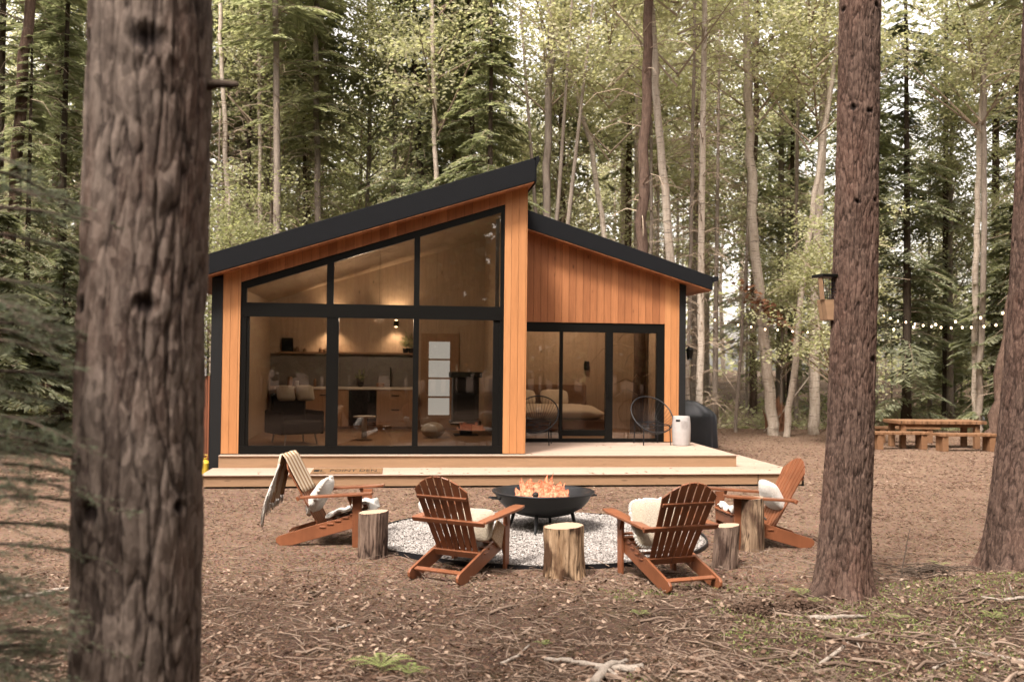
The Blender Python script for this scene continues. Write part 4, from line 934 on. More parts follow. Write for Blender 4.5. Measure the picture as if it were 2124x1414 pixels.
def trunk_pts(rows, d, scale_r=1.):
    out = []
    for (py, xl, xr) in rows:
        q = at((xl+xr)/2, py, d); out.append((q.z, q.x, d, (xr-xl)/2/F_PX*d*scale_r))
    out.sort(); return out
def extend(pts, z0, z1, tap=.75):
    a, b = pts[0], pts[-1]; sl = (b[1]-a[1])/(b[0]-a[0])
    if a[0] > z0: pts = [(z0, a[1]-sl*(a[0]-z0), a[2], a[3]*1.04)]+pts
    pts.append((z1, b[1]+sl*(z1-b[0]), b[2], b[3]*tap)); return pts
dL = 3.6
pL = extend(trunk_pts([(0, 190, 438), (400, 180, 432), (700, 166, 423), (1000, 158, 418), (1414, 152, 408)], dL, .975), -.1, 7.)
def kn(pts, d, px, py):
    q = at(px, py, d); zs = [p[0] for p in pts]; cxx = np.interp(q.z, zs, [p[1] for p in pts]); R = np.interp(q.z, zs, [p[3] for p in pts])
    s_ = max(-.97, min(.97, (q.x-cxx)/R)); return (-math.acos(s_), q.z, .03)
kl = [(*kn(pL, dL, *k[:2])[:2], k[2]) for k in ((350, 115, .045), (212, 108, .035), (345, 640, .034), (200, 640, .032), (232, 1045, .036), (395, 1040, .02))]
kl = [(k[0], k[1], k[2]*1.35) for k in kl]
tL = bigtrunk('pine_tree', pL, M['barkL'], 'thick blurred pine trunk in the left foreground with dark knots', 17, 3.4, 320, 700, .010, 0., kl, 3)
q = at(440, 178, dL); q2 = at(496, 176, dL); rt = Vector((pL[0][1], dL, 0))
MB().tube([q-rt-Vector((.05, 0, 0)), q-rt+Vector((.03, 0, .008)), q2-rt+Vector((-.015, 0, .0)), q2-rt], [.026, .016, .014, .008], 10).build('branch_stub', M['tdark'], tL, smooth=True)
dR = 8.0
pR = extend(trunk_pts([(0, 1742, 1826), (300, 1736, 1822), (600, 1727, 1819), (900, 1716, 1812), (1100, 1702, 1804), (1225, 1694, 1800)], dR, .97), -.1, 11., .7)
kr_ = [(*kn(pR, dR, *k[:2])[:2], k[2]) for k in ((1758, 232, .035), (1790, 240, .028), (1818, 236, .03), (1764, 425, .025), (1803, 420, .03), (1745, 25, .03), (1806, 22, .03), (1798, 745, .035))]
tR = bigtrunk('pine_tree', pR, M['barkR'], 'straight reddish pine trunk right of the cabin in the middle ground', 26, 6.5, 320, 950, .011, .06, kr_, 8)
dE = 8.9
pE = extend(trunk_pts([(0, 2128, 2250), (300, 2114, 2240), (600, 2098, 2228), (800, 2084, 2218), (950, 2069, 2210), (1100, 2052, 2204), (1190, 2040, 2202)], dE, .97), -.1, 11., .7)
tE = bigtrunk('pine_tree', pE, M['barkR'], 'leaning pine trunk cut off by the right edge of the photo', 26, 6.0, 260, 640, .010, .05, [(-1.9, 1.25, .05)], 12)
# crowns above frame are given to near pines too
# ------------------------------------------------------------------ bird box on right trunk
q = at(1727, 616, 7.95); bb = empty('nesting_box', (q.x, 8.02, q.z), .25, 'tapered wooden nesting box with black lid on the left of the middle pine trunk', 'nesting box')
wv = []
for z, hw in ((-.19, .055), (-.02, .085), (.15, .105)): wv += [(-hw, -.06, z), (hw, -.06, z), (hw, .06, z), (-hw, .06, z)]
MB().add(wv[:8], [(0,1,5,4),(1,2,6,5),(2,3,7,6),(3,0,4,7),(3,2,1,0),(4,5,6,7)]).build('lower_box', M['pine'], bb, bevel=.003)
m = MB()
for k in range(9):
    t = -.085+.17*k/8; m.tube([(t, -.062, -.02), (t*1.22, -.062, .15)], .0022, 4); m.tube([(t*.7, .06, -.02), (t*.9, .06, .15)], .0022, 4)
for k in range(7):
    z = -.01+.026*k; h_ = .086+.018*k/6; m.tube([(-h_, -.063, z), (h_, -.063, z)], .0022, 4)
m.build('wire_mesh', M['wire'], bb)
MB().bar((-.088, -.03, -.02), (-.107, -.03, .16), .06, .01).bar((.088, -.03, -.02), (.107, -.03, .16), .06, .01).build('side_strip', M['pine'], bb)
MB().box(-.12, .12, -.085, .085, .165, .19).build('lid', M['blackframe'], bb, bevel=.004)
# ------------------------------------------------------------------ string lights
def string_lights(bulbs, d0, d1, ends, label):
    n = len(bulbs); ps = []
    x0, x1 = bulbs[0][0], bulbs[-1][0]
    for (px, py) in bulbs:
        t = (px-x0)/(x1-x0); ps.append(at(px, py, d0+(d1-d0)*t))
    a = at(*ends[0], d0); b = at(*ends[1], d1); o = ps[0].copy()
    e = empty('string_lights', o, 0, label, 'string lights')
    wp = [a-o]
    for p in ps: wp.append(p-o+Vector((0, 0, .055)))
    wp.append(b-o); MB().tube(wp, .004, 5).build('cable', M['wire'], e)
    for p in ps:
        r = p-o; MB().lathe([(0, -.028), (.014, -.024), (.022, -.006), (.018, .014), (.012, .024)], 10, r).build('bulb', M['bulb'], e, smooth=True)
        bpy.data.objects[e.children[-1].name]; MB().lathe([(.013, .024), (.013, .052), (.006, .056)], 8, r).build('socket', M['bulb_socket'], e)
string_lights([(1483,664),(1505,670),(1531,674),(1558,678),(1587,683),(1613,684),(1644,687),(1675,689),(1709,688),(1760,688),(1808,686),(1854,683),(1895,678),(1941,673),(1982,667),(2034,659),(2080,649)], 26, 18, ((1456, 650), (2130, 635)), 'long sagging strand of bulbs running behind the middle pine trunk')
string_lights([(1833,655),(1847,660),(1862,665),(1879,668),(1898,672),(1915,675),(1932,677),(1952,679),(1973,680),(1996,679),(2015,679),(2041,677),(2066,674),(2092,671)], 25.5, 19.5, ((1800, 645), (2130, 660)), 'shorter strand of closely spaced bulbs right of the middle pine trunk')
# ------------------------------------------------------------------ forest prototypes
def tube_np(P, R, n=3):
    """many straight twigs: P (m,k,3), R (m,k) -> V,F"""
    m, k, _ = P.shape; T = P[:, -1]-P[:, 0]; T /= np.maximum(1e-6, np.linalg.norm(T, axis=1, keepdims=True))
    X = perp(T); Y = np.cross(T, X); a = np.arange(n)*2*PI/n
    ring = X[:, None, None]*np.cos(a)[None, None, :, None] + Y[:, None, None]*np.sin(a)[None, None, :, None]
    V = (P[:, :, None]+ring*R[:, :, None, None]).reshape(-1, 3)
    b = (np.arange(m)*k*n)[:, None, None]; i = (np.arange(k-1)*n)[None, :, None]; j = np.arange(n)[None, None, :]; j2 = (j+1) % n
    Fq = np.stack([b+i+j, b+i+j2, b+i+n+j2, b+i+n+j], -1).reshape(-1, 4); return V, Fq
def merge(parts):
    V = []; Fq = []; mi = []; o = 0
    for v, f, m in parts: V.append(v); Fq.append(f+o); mi.append(np.full(len(f), m)); o += len(v)
    return np.concatenate(V), np.concatenate(Fq), np.concatenate(mi)
def conifer_mesh(name, h, r, z0, nb, per, leafmat, seed, droop=.35, dead=0, size=1., lean_up=.1):
    global rng; rng = np.random.default_rng(seed)
    z = z0+(h-z0)*rng.random(nb)**.9; a = rng.uniform(0, 2*PI, nb); t = (z-z0)/(h-z0)
    L = r*(1-t)**.75*rng.uniform(.55, 1.1, nb)+.25; L *= np.clip(.55+t*3, .6, 1)
    D = np.stack([np.cos(a), np.sin(a), np.zeros(nb)], 1)
    def pt(s_, i): return D[i]*(L[i]*s_)[:, None] + np.stack([np.zeros(len(i)), np.zeros(len(i)), z[i]+L[i]*(lean_up*s_-droop*s_**2)], 1)
    idx = np.arange(nb); P = np.stack([pt(np.full(nb, q), idx) for q in (0, .33, .66, 1.)], 1); R = np.stack([.012+.012*L/r, .012*np.ones(nb), .008*np.ones(nb), .004*np.ones(nb)], 1)*(h/16)
    parts = [(*tube_np(P, R), 1)]
    n = nb*per; i = rng.integers(0, nb, n); w_ = L[i]/L[i].sum(); i = rng.choice(idx, n, p=L/L.sum()); s_ = rng.uniform(.12, 1.05, n)
    side = rng.choice([-1, 1], n); lat = np.stack([-np.sin(a[i]), np.cos(a[i]), np.zeros(n)], 1)*side[:, None]
    wid = .32*L[i]*(1.15-s_)**.8*rng.random(n)
    C = pt(s_, i)+lat*wid[:, None]; C[:, 2] -= wid*.35+rng.random(n)*.05
    dr = D[i]*.75+lat*.8; dr[:, 2] -= rng.uniform(.1, .55, n); dr /= np.linalg.norm(dr, axis=1, keepdims=True)
    up = np.zeros((n, 3)); up[:, 2] = 1; b = np.cross(dr, up); b /= np.linalg.norm(b, axis=1, keepdims=True); b = b+.35*rdir(n); 
    ln = rng.uniform(.10, .22, n)[:, None]*size; V, Fq = quads(C, dr*ln, b*ln*rng.uniform(.16, .30, n)[:, None]); parts.append((V, Fq, 0))
    if dead:
        zz = rng.uniform(1., z0+2, dead); aa = rng.uniform(0, 2*PI, dead); LL = rng.uniform(.5, 1.5, dead); DD = np.stack([np.cos(aa), np.sin(aa), np.zeros(dead)], 1); zc = np.zeros((dead, 3)); zc[:, 2] = 1
        P = np.stack([zc*zz[:, None], zc*(zz+.12*LL)[:, None]+DD*(LL*.4)[:, None], zc*(zz+.02*LL)[:, None]+DD*(LL*.75)[:, None], zc*(zz-.25*LL)[:, None]+DD*LL[:, None]], 1)
        parts.append((*tube_np(P, np.tile([.014, .010, .007, .003], (dead, 1))), 1))
    V, Fq, mi = merge(parts)
    o = mesh_np(name, V, Fq, [leafmat, M['brush']], mi=mi); me = o.data; bpy.data.objects.remove(o); return me
def decid_mesh(name, h, r, z0, nclump, per, leafmat, seed, spread=.55, size=.064, limbs=26):
    global rng; rng = np.random.default_rng(seed)
    z = rng.uniform(z0+.3, z0+(h-z0)*.75, limbs)*.95; a = rng.uniform(0, 2*PI, limbs); LL = r*rng.uniform(.45, 1., limbs)*(1-.5*(z-z0)/(h-z0)); D = np.stack([np.cos(a), np.sin(a), np.zeros(limbs)], 1); Zu = np.array([0, 0, 1.])
    rise = rng.uniform(.4, 1.3, limbs)*LL
    P = np.stack([Zu*z[:, None], Zu*(z+rise*.35)[:, None]+D*(LL*.35)[:, None], Zu*(z+rise*.7)[:, None]+D*(LL*.7)[:, None], Zu*(z+rise)[:, None]+D*LL[:, None]], 1)
    parts = [(*tube_np(P, np.tile([.035, .024, .015, .006], (limbs, 1)), 4), 1)]
    # clump centres near limbs' outer halves
    li = rng.integers(0, limbs, nclump); s_ = rng.uniform(.3, 1.1, nclump); C0 = Zu*(z[li]+rise[li]*s_)[:, None]+D[li]*(LL[li]*s_)[:, None]+rng.normal(0, .45, (nclump, 3))
    top = rng.random(nclump) < .18; C0[top] = np.stack([rng.normal(0, r*.25, top.sum()), rng.normal(0, r*.25, top.sum()), rng.uniform(z0+(h-z0)*.55, h, top.sum())], 1)
    n = nclump*per; ci = np.repeat(np.arange(nclump), per); C = C0[ci]+rng.normal(0, 1, (n, 3))*[spread*.78, spread*.78, spread*.30]
    # twigs to clumps
    k = nclump; P = np.stack([C0-rng.normal(0, .35, (k, 3)), C0, C0+rng.normal(0, .3, (k, 3))], 1); parts.append((*tube_np(P, np.tile([.008, .006, .003], (k, 1))), 1))
    A_ = rdir(n, .55); B_ = perp(A_); s2 = rng.uniform(.6, 1.2, n)[:, None]*size; V, Fq = quads(C, A_*s2, B_*s2*.62); parts.append((V, Fq, 0))
    V, Fq, mi = merge(parts); o = mesh_np(name, V, Fq, [leafmat, M['brush']], mi=mi); me = o.data; bpy.data.objects.remove(o); return me
def dead_mesh(name, h, n, seed, L0=1.2, z0=.8):
    global rng; rng = np.random.default_rng(seed)
    zz = rng.uniform(z0, h, n); aa = rng.uniform(0, 2*PI, n); LL = rng.uniform(.4, 1., n)*L0; DD = np.stack([np.cos(aa), np.sin(aa), np.zeros(n)], 1); zc = np.array([0, 0, 1.])
    P = np.stack([zc*zz[:, None], zc*(zz+.14*LL)[:, None]+DD*(LL*.35)[:, None], zc*(zz+.08*LL)[:, None]+DD*(LL*.7)[:, None], zc*(zz-.22*LL)[:, None]+DD*LL[:, None]], 1)
    parts = [(*tube_np(P, np.tile([.013, .010, .007, .003], (n, 1))), 0)]
    m = n*3; i = rng.integers(0, n, m); k = rng.integers(1, 3, m); Q = P[i, k]; d = DD[i]+.9*rdir(m); d[:, 2] -= .3; d *= (LL[i]*.35)[:, None]
    parts.append((*tube_np(np.stack([Q, Q+d*.5, Q+d], 1), np.tile([.006, .005, .002], (m, 1))), 0))
    V, Fq, mi = merge(parts); o = mesh_np(name, V, Fq, [M['brush']], mi=mi); me = o.data; bpy.data.objects.remove(o); return me
CR = {
 'hemA': conifer_mesh('crown_hemlock_a', 15, 2.7, .5, 170, 95, M['con'], 1, .42, size=.8),
 'hemB': conifer_mesh('crown_hemlock_b', 17, 2.4, 2.4, 105, 85, M['con2'], 2, .38, 60, size=.8),
 'spr': conifer_mesh('crown_spruce', 19, 2.2, 8.5, 130, 60, M['con2'], 3, .35, 110),
 'sprh': conifer_mesh('crown_high_pine', 19, 2.4, 10.5, 90, 60, M['con2'], 13, .3, 60),
 'young': conifer_mesh('crown_young_hemlock', 5.5, 1.7, .15, 150, 70, M['con'], 4, .32, size=.8),
 'decA': decid_mesh('crown_maple_a', 18, 3.2, 4.5, 210, 75, M['dec'], 5),
 'decB': decid_mesh('crown_maple_b', 15, 2.8, 3.2, 170, 75, M['dec2'], 6, .5),
 'decC': decid_mesh('crown_birch', 20, 2.4, 8.5, 150, 75, M['dec2'], 7, .5),
 'und': decid_mesh('crown_understory', 6.5, 2.0, .9, 100, 90, M['dec'], 8, .36, .048, 22),
 'pole': decid_mesh('crown_pole', 17, 1.5, 8., 60, 70, M['dec2'], 18, .4, .055, 22),
 'dead': dead_mesh('crown_dead', 12, 150, 9), 'dead2': dead_mesh('crown_dead_thin', 8, 80, 10, .8, 1.5)}
rng = np.random.default_rng(99)
def trunk_mesh(name, h, r, seed, bend=.25, mat=None, n=8):
    rd = random.Random(seed); k = 12; pts = []; rad = []; bx, by = rd.uniform(-bend, bend), rd.uniform(-bend, bend); p1, p2 = rd.uniform(0, 6), rd.uniform(0, 6)
    for i in range(k+1):
        t = i/k; pts.append((bx*math.sin(t*3+p1)-bx*math.sin(p1), by*math.sin(t*3+p2)-by*math.sin(p2), -.15+h*t)); rad.append(r*(1-.8*t)*(1.35 if i == 0 else 1)+.012)
    mb = MB().tube(pts, rad, n); o = mb.build(name, mat, smooth=True); me = o.data; bpy.data.objects.remove(o); return me
TR = {}
for k, (mt, h, r) in {'hemA': ('tdark', 15, .14), 'hemB': ('tdark', 17, .15), 'spr': ('tpine', 19, .15), 'sprh': ('tpine', 19, .15), 'young': ('tdark', 5.3, .05), 'decA': ('tgrey', 17, .14), 'decB': ('tgrey', 14, .10), 'decC': ('tpale', 19, .12), 'und': ('tgrey', 6, .045), 'pole': ('tpale', 17, .07), 'dead': ('tgrey', 13, .09), 'dead2': ('tgrey', 9, .05)}.items():
    TR[k] = [trunk_mesh('trunk_'+k, h, r, 10+q, .25 if h > 7 else .1, M[mt]) for q in range(2)]
CN = {'hemA': 'hemlock_tree', 'hemB': 'hemlock_tree', 'spr': 'spruce_tree', 'sprh': 'spruce_tree', 'young': 'young_hemlock', 'decA': 'maple_tree', 'decB': 'maple_tree', 'decC': 'birch_tree', 'und': 'sapling', 'pole': 'pole_birch', 'dead': 'bare_tree', 'dead2': 'bare_tree'}
CAT = {'young_hemlock': 'young tree', 'sapling': 'sapling'}
FARLAB = {'hemlock_tree': 'dark drooping hemlock within the dense forest', 'spruce_tree': 'tall thin spruce within the dense forest', 'maple_tree': 'leafy light green tree within the dense forest', 'pole_birch': 'slim pole-like pale birch within the dense forest', 'birch_tree': 'tall pale birch within the dense forest', 'bare_tree': 'bare grey tree within the dense forest', 'young_hemlock': 'young hemlock under the taller forest trees', 'sapling': 'leafy sapling under the taller forest trees'}
def child(parent, name, me, scale=(1,1,1), rz=0, loc=(0,0,0)):
    o = bpy.data.objects.new(name, me); COL.objects.link(o); o.parent = parent; o.scale = scale; o.rotation_euler = (0, 0, rz); o.location = loc; return o
def plant(k, x, y, s=1., label=None, rz=None, thick=1.):
    rz = random.uniform(0, 2*PI) if rz is None else rz; nm = CN[k]
    e = empty(nm, (x, y, gzf(x, y)), rz, label or FARLAB[nm], CAT.get(nm, 'tree'))
    if not label: e['group'] = {'young_hemlock': 'young hemlocks in the forest', 'sapling': 'saplings in the forest'}.get(nm, nm.replace('_tree', '').replace('_', ' ')+' trees in the forest behind the cabin')
    child(e, 'trunk', random.choice(TR[k]), (s*thick, s*thick, s)); child(e, 'crown' if 'dead' not in k else 'branches', CR[k], (s, s, s)); return e
# notable trunks: (name kind, list of (py, px), depth, width px, material, crown, crown scale, label)
random.seed(21)
NT = [
 ('tall_pine', [(880, 2), (600, 14), (300, 38), (0, 62)], 22, 27, 'tpine', 'sprh', 1., 'pinkish grey pine leaning right at the far left edge'),
 ('dark_tree', [(880, 136), (450, 134), (0, 124)], 27, 11, 'tdark', 'spr', 1., 'thin dark trunk just left of the foreground pine'),
 ('birch_tree', [(880, 492), (510, 478), (190, 462), (0, 455)], 27, 12, 'tpale', 'dead2', 1.2, 'thin pale birch just right of the foreground pine'),
 ('dark_tree', [(880, 512), (480, 516), (0, 520)], 31, 10, 'tdark', 'spr', 1., 'dark thin trunk between two pale ones above the roof left end'),
 ('birch_tree', [(880, 545), (480, 541), (60, 536), (-200, 533)], 29, 11, 'tpale', 'decC', 1., 'straight pale birch above the low left end of the roof'),
 ('grey_tree', [(880, 580), (470, 574), (0, 570)], 26, 17, 'tgrey', 'sprh', 1., 'stout grey trunk above the left part of the roof'),
 ('dark_tree', [(880, 636), (400, 633), (0, 628)], 30, 9, 'tdark', 'spr', .9, 'slender dark trunk above the left part of the roof'),
 ('grey_tree', [(880, 664), (400, 659), (0, 655)], 28, 15, 'tgrey', 'spr', .95, 'greyish trunk left of the roof middle'),
 ('grey_tree', [(880, 755), (400, 763), (0, 772)], 31, 11, 'tgrey', 'decA', .95, 'narrow grey trunk above the roof middle'),
 ('grey_tree', [(880, 806), (380, 816), (0, 828)], 29, 12, 'tgrey', 'decA', 1., 'grey trunk leaning right above the roof middle'),
 ('dark_tree', [(880, 880), (370, 873), (150, 862), (0, 858)], 28, 15, 'tdark', 'hemA', 1.05, 'dark trunk with bushy hemlock boughs above the roof'),
 ('birch_tree', [(880, 912), (360, 904), (0, 895)], 26, 12, 'tpale', 'decC', .95, 'bright slim birch above the right half of the roof'),
 ('dark_tree', [(880, 945), (330, 941), (0, 935)], 31, 10, 'tdark', 'spr', .95, 'dark thin trunk beside the bright slim birch'),
 ('dark_tree', [(880, 984), (320, 981), (0, 975)], 27, 13, 'tdark', 'hemA', 1., 'dark hemlock trunk left of the roof peak'),
 ('forked_tree', [(880, 1126), (440, 1131), (200, 1140), (0, 1148)], 26, 19, 'tgrey', 'decC', 1., 'grey tree forking into many limbs right of the roof peak'),
 ('dark_tree', [(880, 1162), (450, 1160), (180, 1168), (0, 1172)], 29, 12, 'tdark', 'decB', 1., 'dark straight trunk between the forked tree and leaning birch'),
 ('birch_tree', [(880, 1290), (480, 1254), (300, 1226), (150, 1182), (0, 1130)], 27, 13, 'tpale', 'decC', .9, 'pale birch leaning strongly left above the low roof'),
 ('red_pine', [(880, 1322), (510, 1331), (250, 1337), (0, 1343)], 20.5, 25, 'tpine', 'sprh', 1., 'stout red-brown pine behind the low roof'),
 ('birch_tree', [(880, 1430), (540, 1393), (300, 1369), (150, 1357), (0, 1350)], 22.5, 19, 'tpale', 'decC', 1., 'white birch leaning beside the stout red-brown pine'),
 ('birch_tree', [(860, 1347), (520, 1350), (200, 1352)], 28, 9, 'tgrey', 'dead2', 1.2, 'thin pole tree between the stout pine and white birch'),
 ('bare_spruce', [(860, 1452), (500, 1456), (100, 1460), (-100, 1462)], 22.5, 15, 'tpale', 'dead', 1., 'pale straight bare spruce with curved dead twigs right of the cabin'),
 ('bare_spruce', [(850, 1424), (650, 1430), (300, 1436)], 25, 9, 'tgrey', 'dead2', 1.1, 'thin bare spruce just behind the cabin corner'),
 ('grey_tree', [(880, 1526), (700, 1538), (500, 1550), (300, 1556)], 27, 7, 'tgrey', 'dead2', 1., 'very thin pole tree left of the leaning pink birch'),
 ('birch_tree', [(882, 1604), (700, 1583), (600, 1572), (400, 1560), (200, 1550), (0, 1545)], 26, 22, 'tpale', 'decC', 1., 'big pinkish birch bending left beside the broken root stump'),
 ('dark_tree', [(890, 1560), (600, 1563), (0, 1570)], 33, 15, 'tpine', 'hemB', 1., 'brownish trunk deep in shade behind the big birch'),
 ('birch_tree', [(872, 1634), (750, 1648), (600, 1662), (400, 1690), (250, 1712)], 25.5, 13, 'tpale', 'decC', .9, 'slim birch leaning right toward the middle pine'),
 ('grey_tree', [(870, 1651), (700, 1650), (500, 1652)], 30, 9, 'tgrey', 'dead2', 1., 'thin grey pole behind the slim leaning birch'),
 ('birch_tree', [(876, 1686), (700, 1692), (500, 1697), (300, 1704), (0, 1716)], 26.5, 21, 'tpale', 'decC', 1., 'thick pale birch left of the middle pine trunk'),
 ('birch_tree', [(872, 2024), (600, 2022), (400, 2028), (150, 2040), (0, 2046)], 27, 14, 'tpale', 'decC', 1., 'left stem of the pale twin birches behind the picnic table'),
 ('birch_tree', [(872, 2030), (600, 2038), (400, 2044), (150, 2040), (0, 2036)], 26.7, 13, 'tgrey', 'decC', 1., 'right stem of the pale twin birches behind the picnic table'),
 ('leaning_pine', [(890, 2064), (750, 2084), (600, 2112), (300, 2165)], 22, 28, 'tpine', 'sprh', 1., 'leaning pine behind the right edge trunk near the white sack'),
]
for (nm, rows, d, wpx, mt, cr, cs, lab) in NT:
    P3 = [at(px, py, d) for py, px in rows]; b = P3[0]
    sl = (P3[1]-P3[0]); sl = sl/sl.z; base = P3[0] - sl*(P3[0].z+.15) if P3[0].z > 0 else Vector((b.x, b.y, -.15))
    e = empty(nm, (base.x, base.y, gzf(base.x, base.y)), 0, lab, 'tree'); r0 = wpx/2/F_PX*d
    tops = P3[-1] + (P3[-1]-P3[-2]).normalized()*(max(0, 17-P3[-1].z)); pts = [base]+[p for p in P3 if p.z > .05]+[tops]
    pts = [p-Vector((base.x, base.y, gzf(base.x, base.y))) for p in pts]; sm = []
    for i in range(len(pts)-1):
        for t in np.linspace(0, 1, 5, endpoint=False):
            q = pts[i].lerp(pts[i+1], t); q += Vector((random.uniform(-1, 1), random.uniform(-1, 1), 0))*r0*.35; sm.append(q)
    sm.append(pts[-1]); rad = [max(.015, r0*(1.25 if i == 0 else 1.08-.55*max(0, q.z)/17)) for i, q in enumerate(sm)]
    mb = MB().tube(sm, rad, 10)
    if nm == 'forked_tree':
        for (y0, a1, a2, rr) in ((3.5, (1230, 0), 3, .5), (4.4, (1080, 20), 2, .45), (5.2, (1190, -50), 2, .45), (2.9, (1200, 250), 2, .3)):
            pb = sm[min(len(sm)-1, int(y0*1.3))]; pe = at(*a1, d)-Vector((base.x, base.y, 0)); mb.tube([pb, pb.lerp(pe, .4)+Vector((.1, 0, .5)), pe], [r0*rr*1.4, r0*rr, r0*rr*.5], 8)
    mb.build('trunk', M[mt], e, smooth=True)
    lean = (pts[-1]-pts[0]); lean /= lean.z
    c = child(e, 'branches' if 'dead' in cr else 'crown', CR[cr], (cs, cs, cs), random.uniform(0, 6))
    mid_ = [p for p in pts if p.z > 4]; c.location = (mid_[0].x*.8, 0, 0) if mid_ else (0, 0, 0)
# deliberate conifers
for (k, px, d, s, lab) in [
 ('hemA', 1880, 29, .95, 'dark layered hemlock behind the picnic table on the left'), ('hemA', 1965, 31, 1.0, 'dark layered hemlock directly behind the picnic table'), ('young', 2095, 27, 1.2, 'bright young hemlock right of the twin birches'),
 ('hemB', 1800, 33, 1., 'hemlock hidden mostly behind the middle pine trunk'), ('hemA', 2110, 33, 1., 'large hemlock behind the right edge trunk'), ('hemA', 1640, 35, 1., 'dark hemlock behind the slim leaning birch'),
 ('hemA', 50, 22, .62, 'dense low hemlock at the left edge of the clearing'), ('young', 130, 20.5, .8, 'small hemlock beside the foreground pine at left'), ('young', -10, 19.5, .9, 'young hemlock spilling in from the left edge'), ('hemA', 120, 24, .85, 'tall dark hemlock behind the left foreground boughs'), ('hemB', -10, 26, 1., 'grey green hemlock at the upper left edge'),
 ('hemA', 1010, 25, .82, 'bushy hemlock rising behind the roof left of its peak'), ('und', 1720, 23, .9, 'pale leafed sapling reaching behind the middle pine trunk'), ('und', 470, 23, 1., 'leafy sapling behind the low left roof end')]:
    q = at(px, 800, d); plant(k, q.x, d, s, lab)
random.seed(4)
placed = []
def far_trees(n, y0, y1, kinds, half=.62, mind=1.5, sr=(.85, 1.15)):
    c = 0; tr = 0
    while c < n and tr < n*40:
        tr += 1; y = random.uniform(y0, y1); x = random.uniform(-half, half)*y
        if any((x-a)**2+(y-b)**2 < mind**2 for a, b in placed): continue
        if y < 27 and -8 < x < 8: continue
        sc = random.uniform(*sr)*(.66 if .36 < x/y < .50 else (.82 if -.01 < x/y < .10 else 1)); placed.append((x, y)); plant(random.choice(kinds), x, y, sc); c += 1
far_trees(34, 30, 38, ['hemB', 'spr', 'decA', 'decB', 'decC', 'decB', 'spr'], .60, 2.0)
far_trees(62, 29, 46, ['und', 'young', 'dead', 'dead2', 'pole', 'pole', 'pole', 'und', 'dead2'], .60, 1.2)
far_trees(60, 38, 60, ['hemB', 'spr', 'decA', 'decB', 'decC', 'decA', 'spr', 'decB', 'decC'], .60, 2.2, (.7, 1.05))
# surrounding woodland (out of view, seen in the glass) and far woodland as mass
def woodland(name, n, region, seed, lsize, per):
    r_ = np.random.default_rng(seed); global rng; rng = r_
    X, Y = region(n, r_); H = r_.uniform(12, 22, n)*(.8 if seed == 4 else 1); 
    if seed == 4: q_ = X/Y; H = H*np.where((q_ > .36) & (q_ < .5), .6, np.where((q_ > -.02) & (q_ < .1), .75, 1))
    P = np.zeros((n, 3, 3)); P[:, 0] = np.stack([X, Y, np.zeros(n)-.2], 1); P[:, 1] = np.stack([X+r_.normal(0, .2, n), Y, H*.5], 1); P[:, 2] = np.stack([X+r_.normal(0, .4, n), Y, H], 1)
    parts = [(*tube_np(P, np.tile([.17, .13, .03], (n, 1)), 6), 1)]
    m = n*per; i = np.repeat(np.arange(n), per); t = r_.uniform(.08, 1, m); rr = 3.0*(1-t)**.5*np.sqrt(r_.random(m)); a = r_.uniform(0, 2*PI, m)
    C = np.stack([X[i]+rr*np.cos(a), Y[i]+rr*np.sin(a), H[i]*t], 1); A_ = rdir(m, .5); B_ = perp(A_); s_ = r_.uniform(.6, 1.3, m)[:, None]*lsize
    V, Fq = quads(C, A_*s_, B_*s_*.6); parts.append((V, Fq, 0)); V, Fq, mi = merge(parts); tag(mesh_np(name, V, Fq, [M['con2'] if seed % 2 else M['dec'], M['tgrey']], mi=mi), kind='stuff')
woodland('far_woodland', 120, lambda n, r: ((lambda y: (r.uniform(-.75, .75, n)*y, y))(r.uniform(60, 90, n))), 4, .24, 170)
def ring(n, r):
    a = r.uniform(math.radians(142), math.radians(398), n); d = r.uniform(16, 34, n); x, y = d*np.cos(a), d*np.sin(a); return x, y*1.0+2
woodland('surrounding_woodland', 320, ring, 5, .34, 560)
rng = np.random.default_rng(5)
# forest-edge brush & undergrowth
def brush():
    n = 4200; y = rng.uniform(28, 37, n); x = rng.uniform(-.58, .60, n)*y; k = (fbm(x*.4, y*.4, s=2) > .40); x, y = x[k], y[k]; n = len(x)
    D = rdir(n); D[:, 2] = np.abs(D[:, 2])*.8+.1; L = rng.uniform(.4, 1.4, n)[:, None]; B0 = np.stack([x, y, gz(x, y)], 1); P = np.stack([B0, B0+D*L*.5, B0+D*L+[0, 0, -.1]], 1)
    V1, F1 = tube_np(P, np.tile([.010, .008, .003], (n, 1))); 
    m = 40000; y = rng.uniform(28.5, 38, m); x = rng.uniform(-.58, .60, m)*y; kk = fbm(x*.5+3, y*.5, s=6); z = gz(x, y)+rng.random(m)**1.6*(1.4*np.clip(kk*2-.7, .05, 1)); A_ = rdir(m, .5); B_ = perp(A_); s_ = rng.uniform(.04, .10, m)[:, None]; V2, F2 = quads(np.stack([x, y, z], 1), A_*s_, B_*s_*.6)
    V, Fq, mi = merge([(V1, F1, 1), (V2, F2, 0)]); tag(mesh_np('undergrowth', V, Fq, [M['dec'], M['brush']], mi=mi), kind='stuff')
brush()
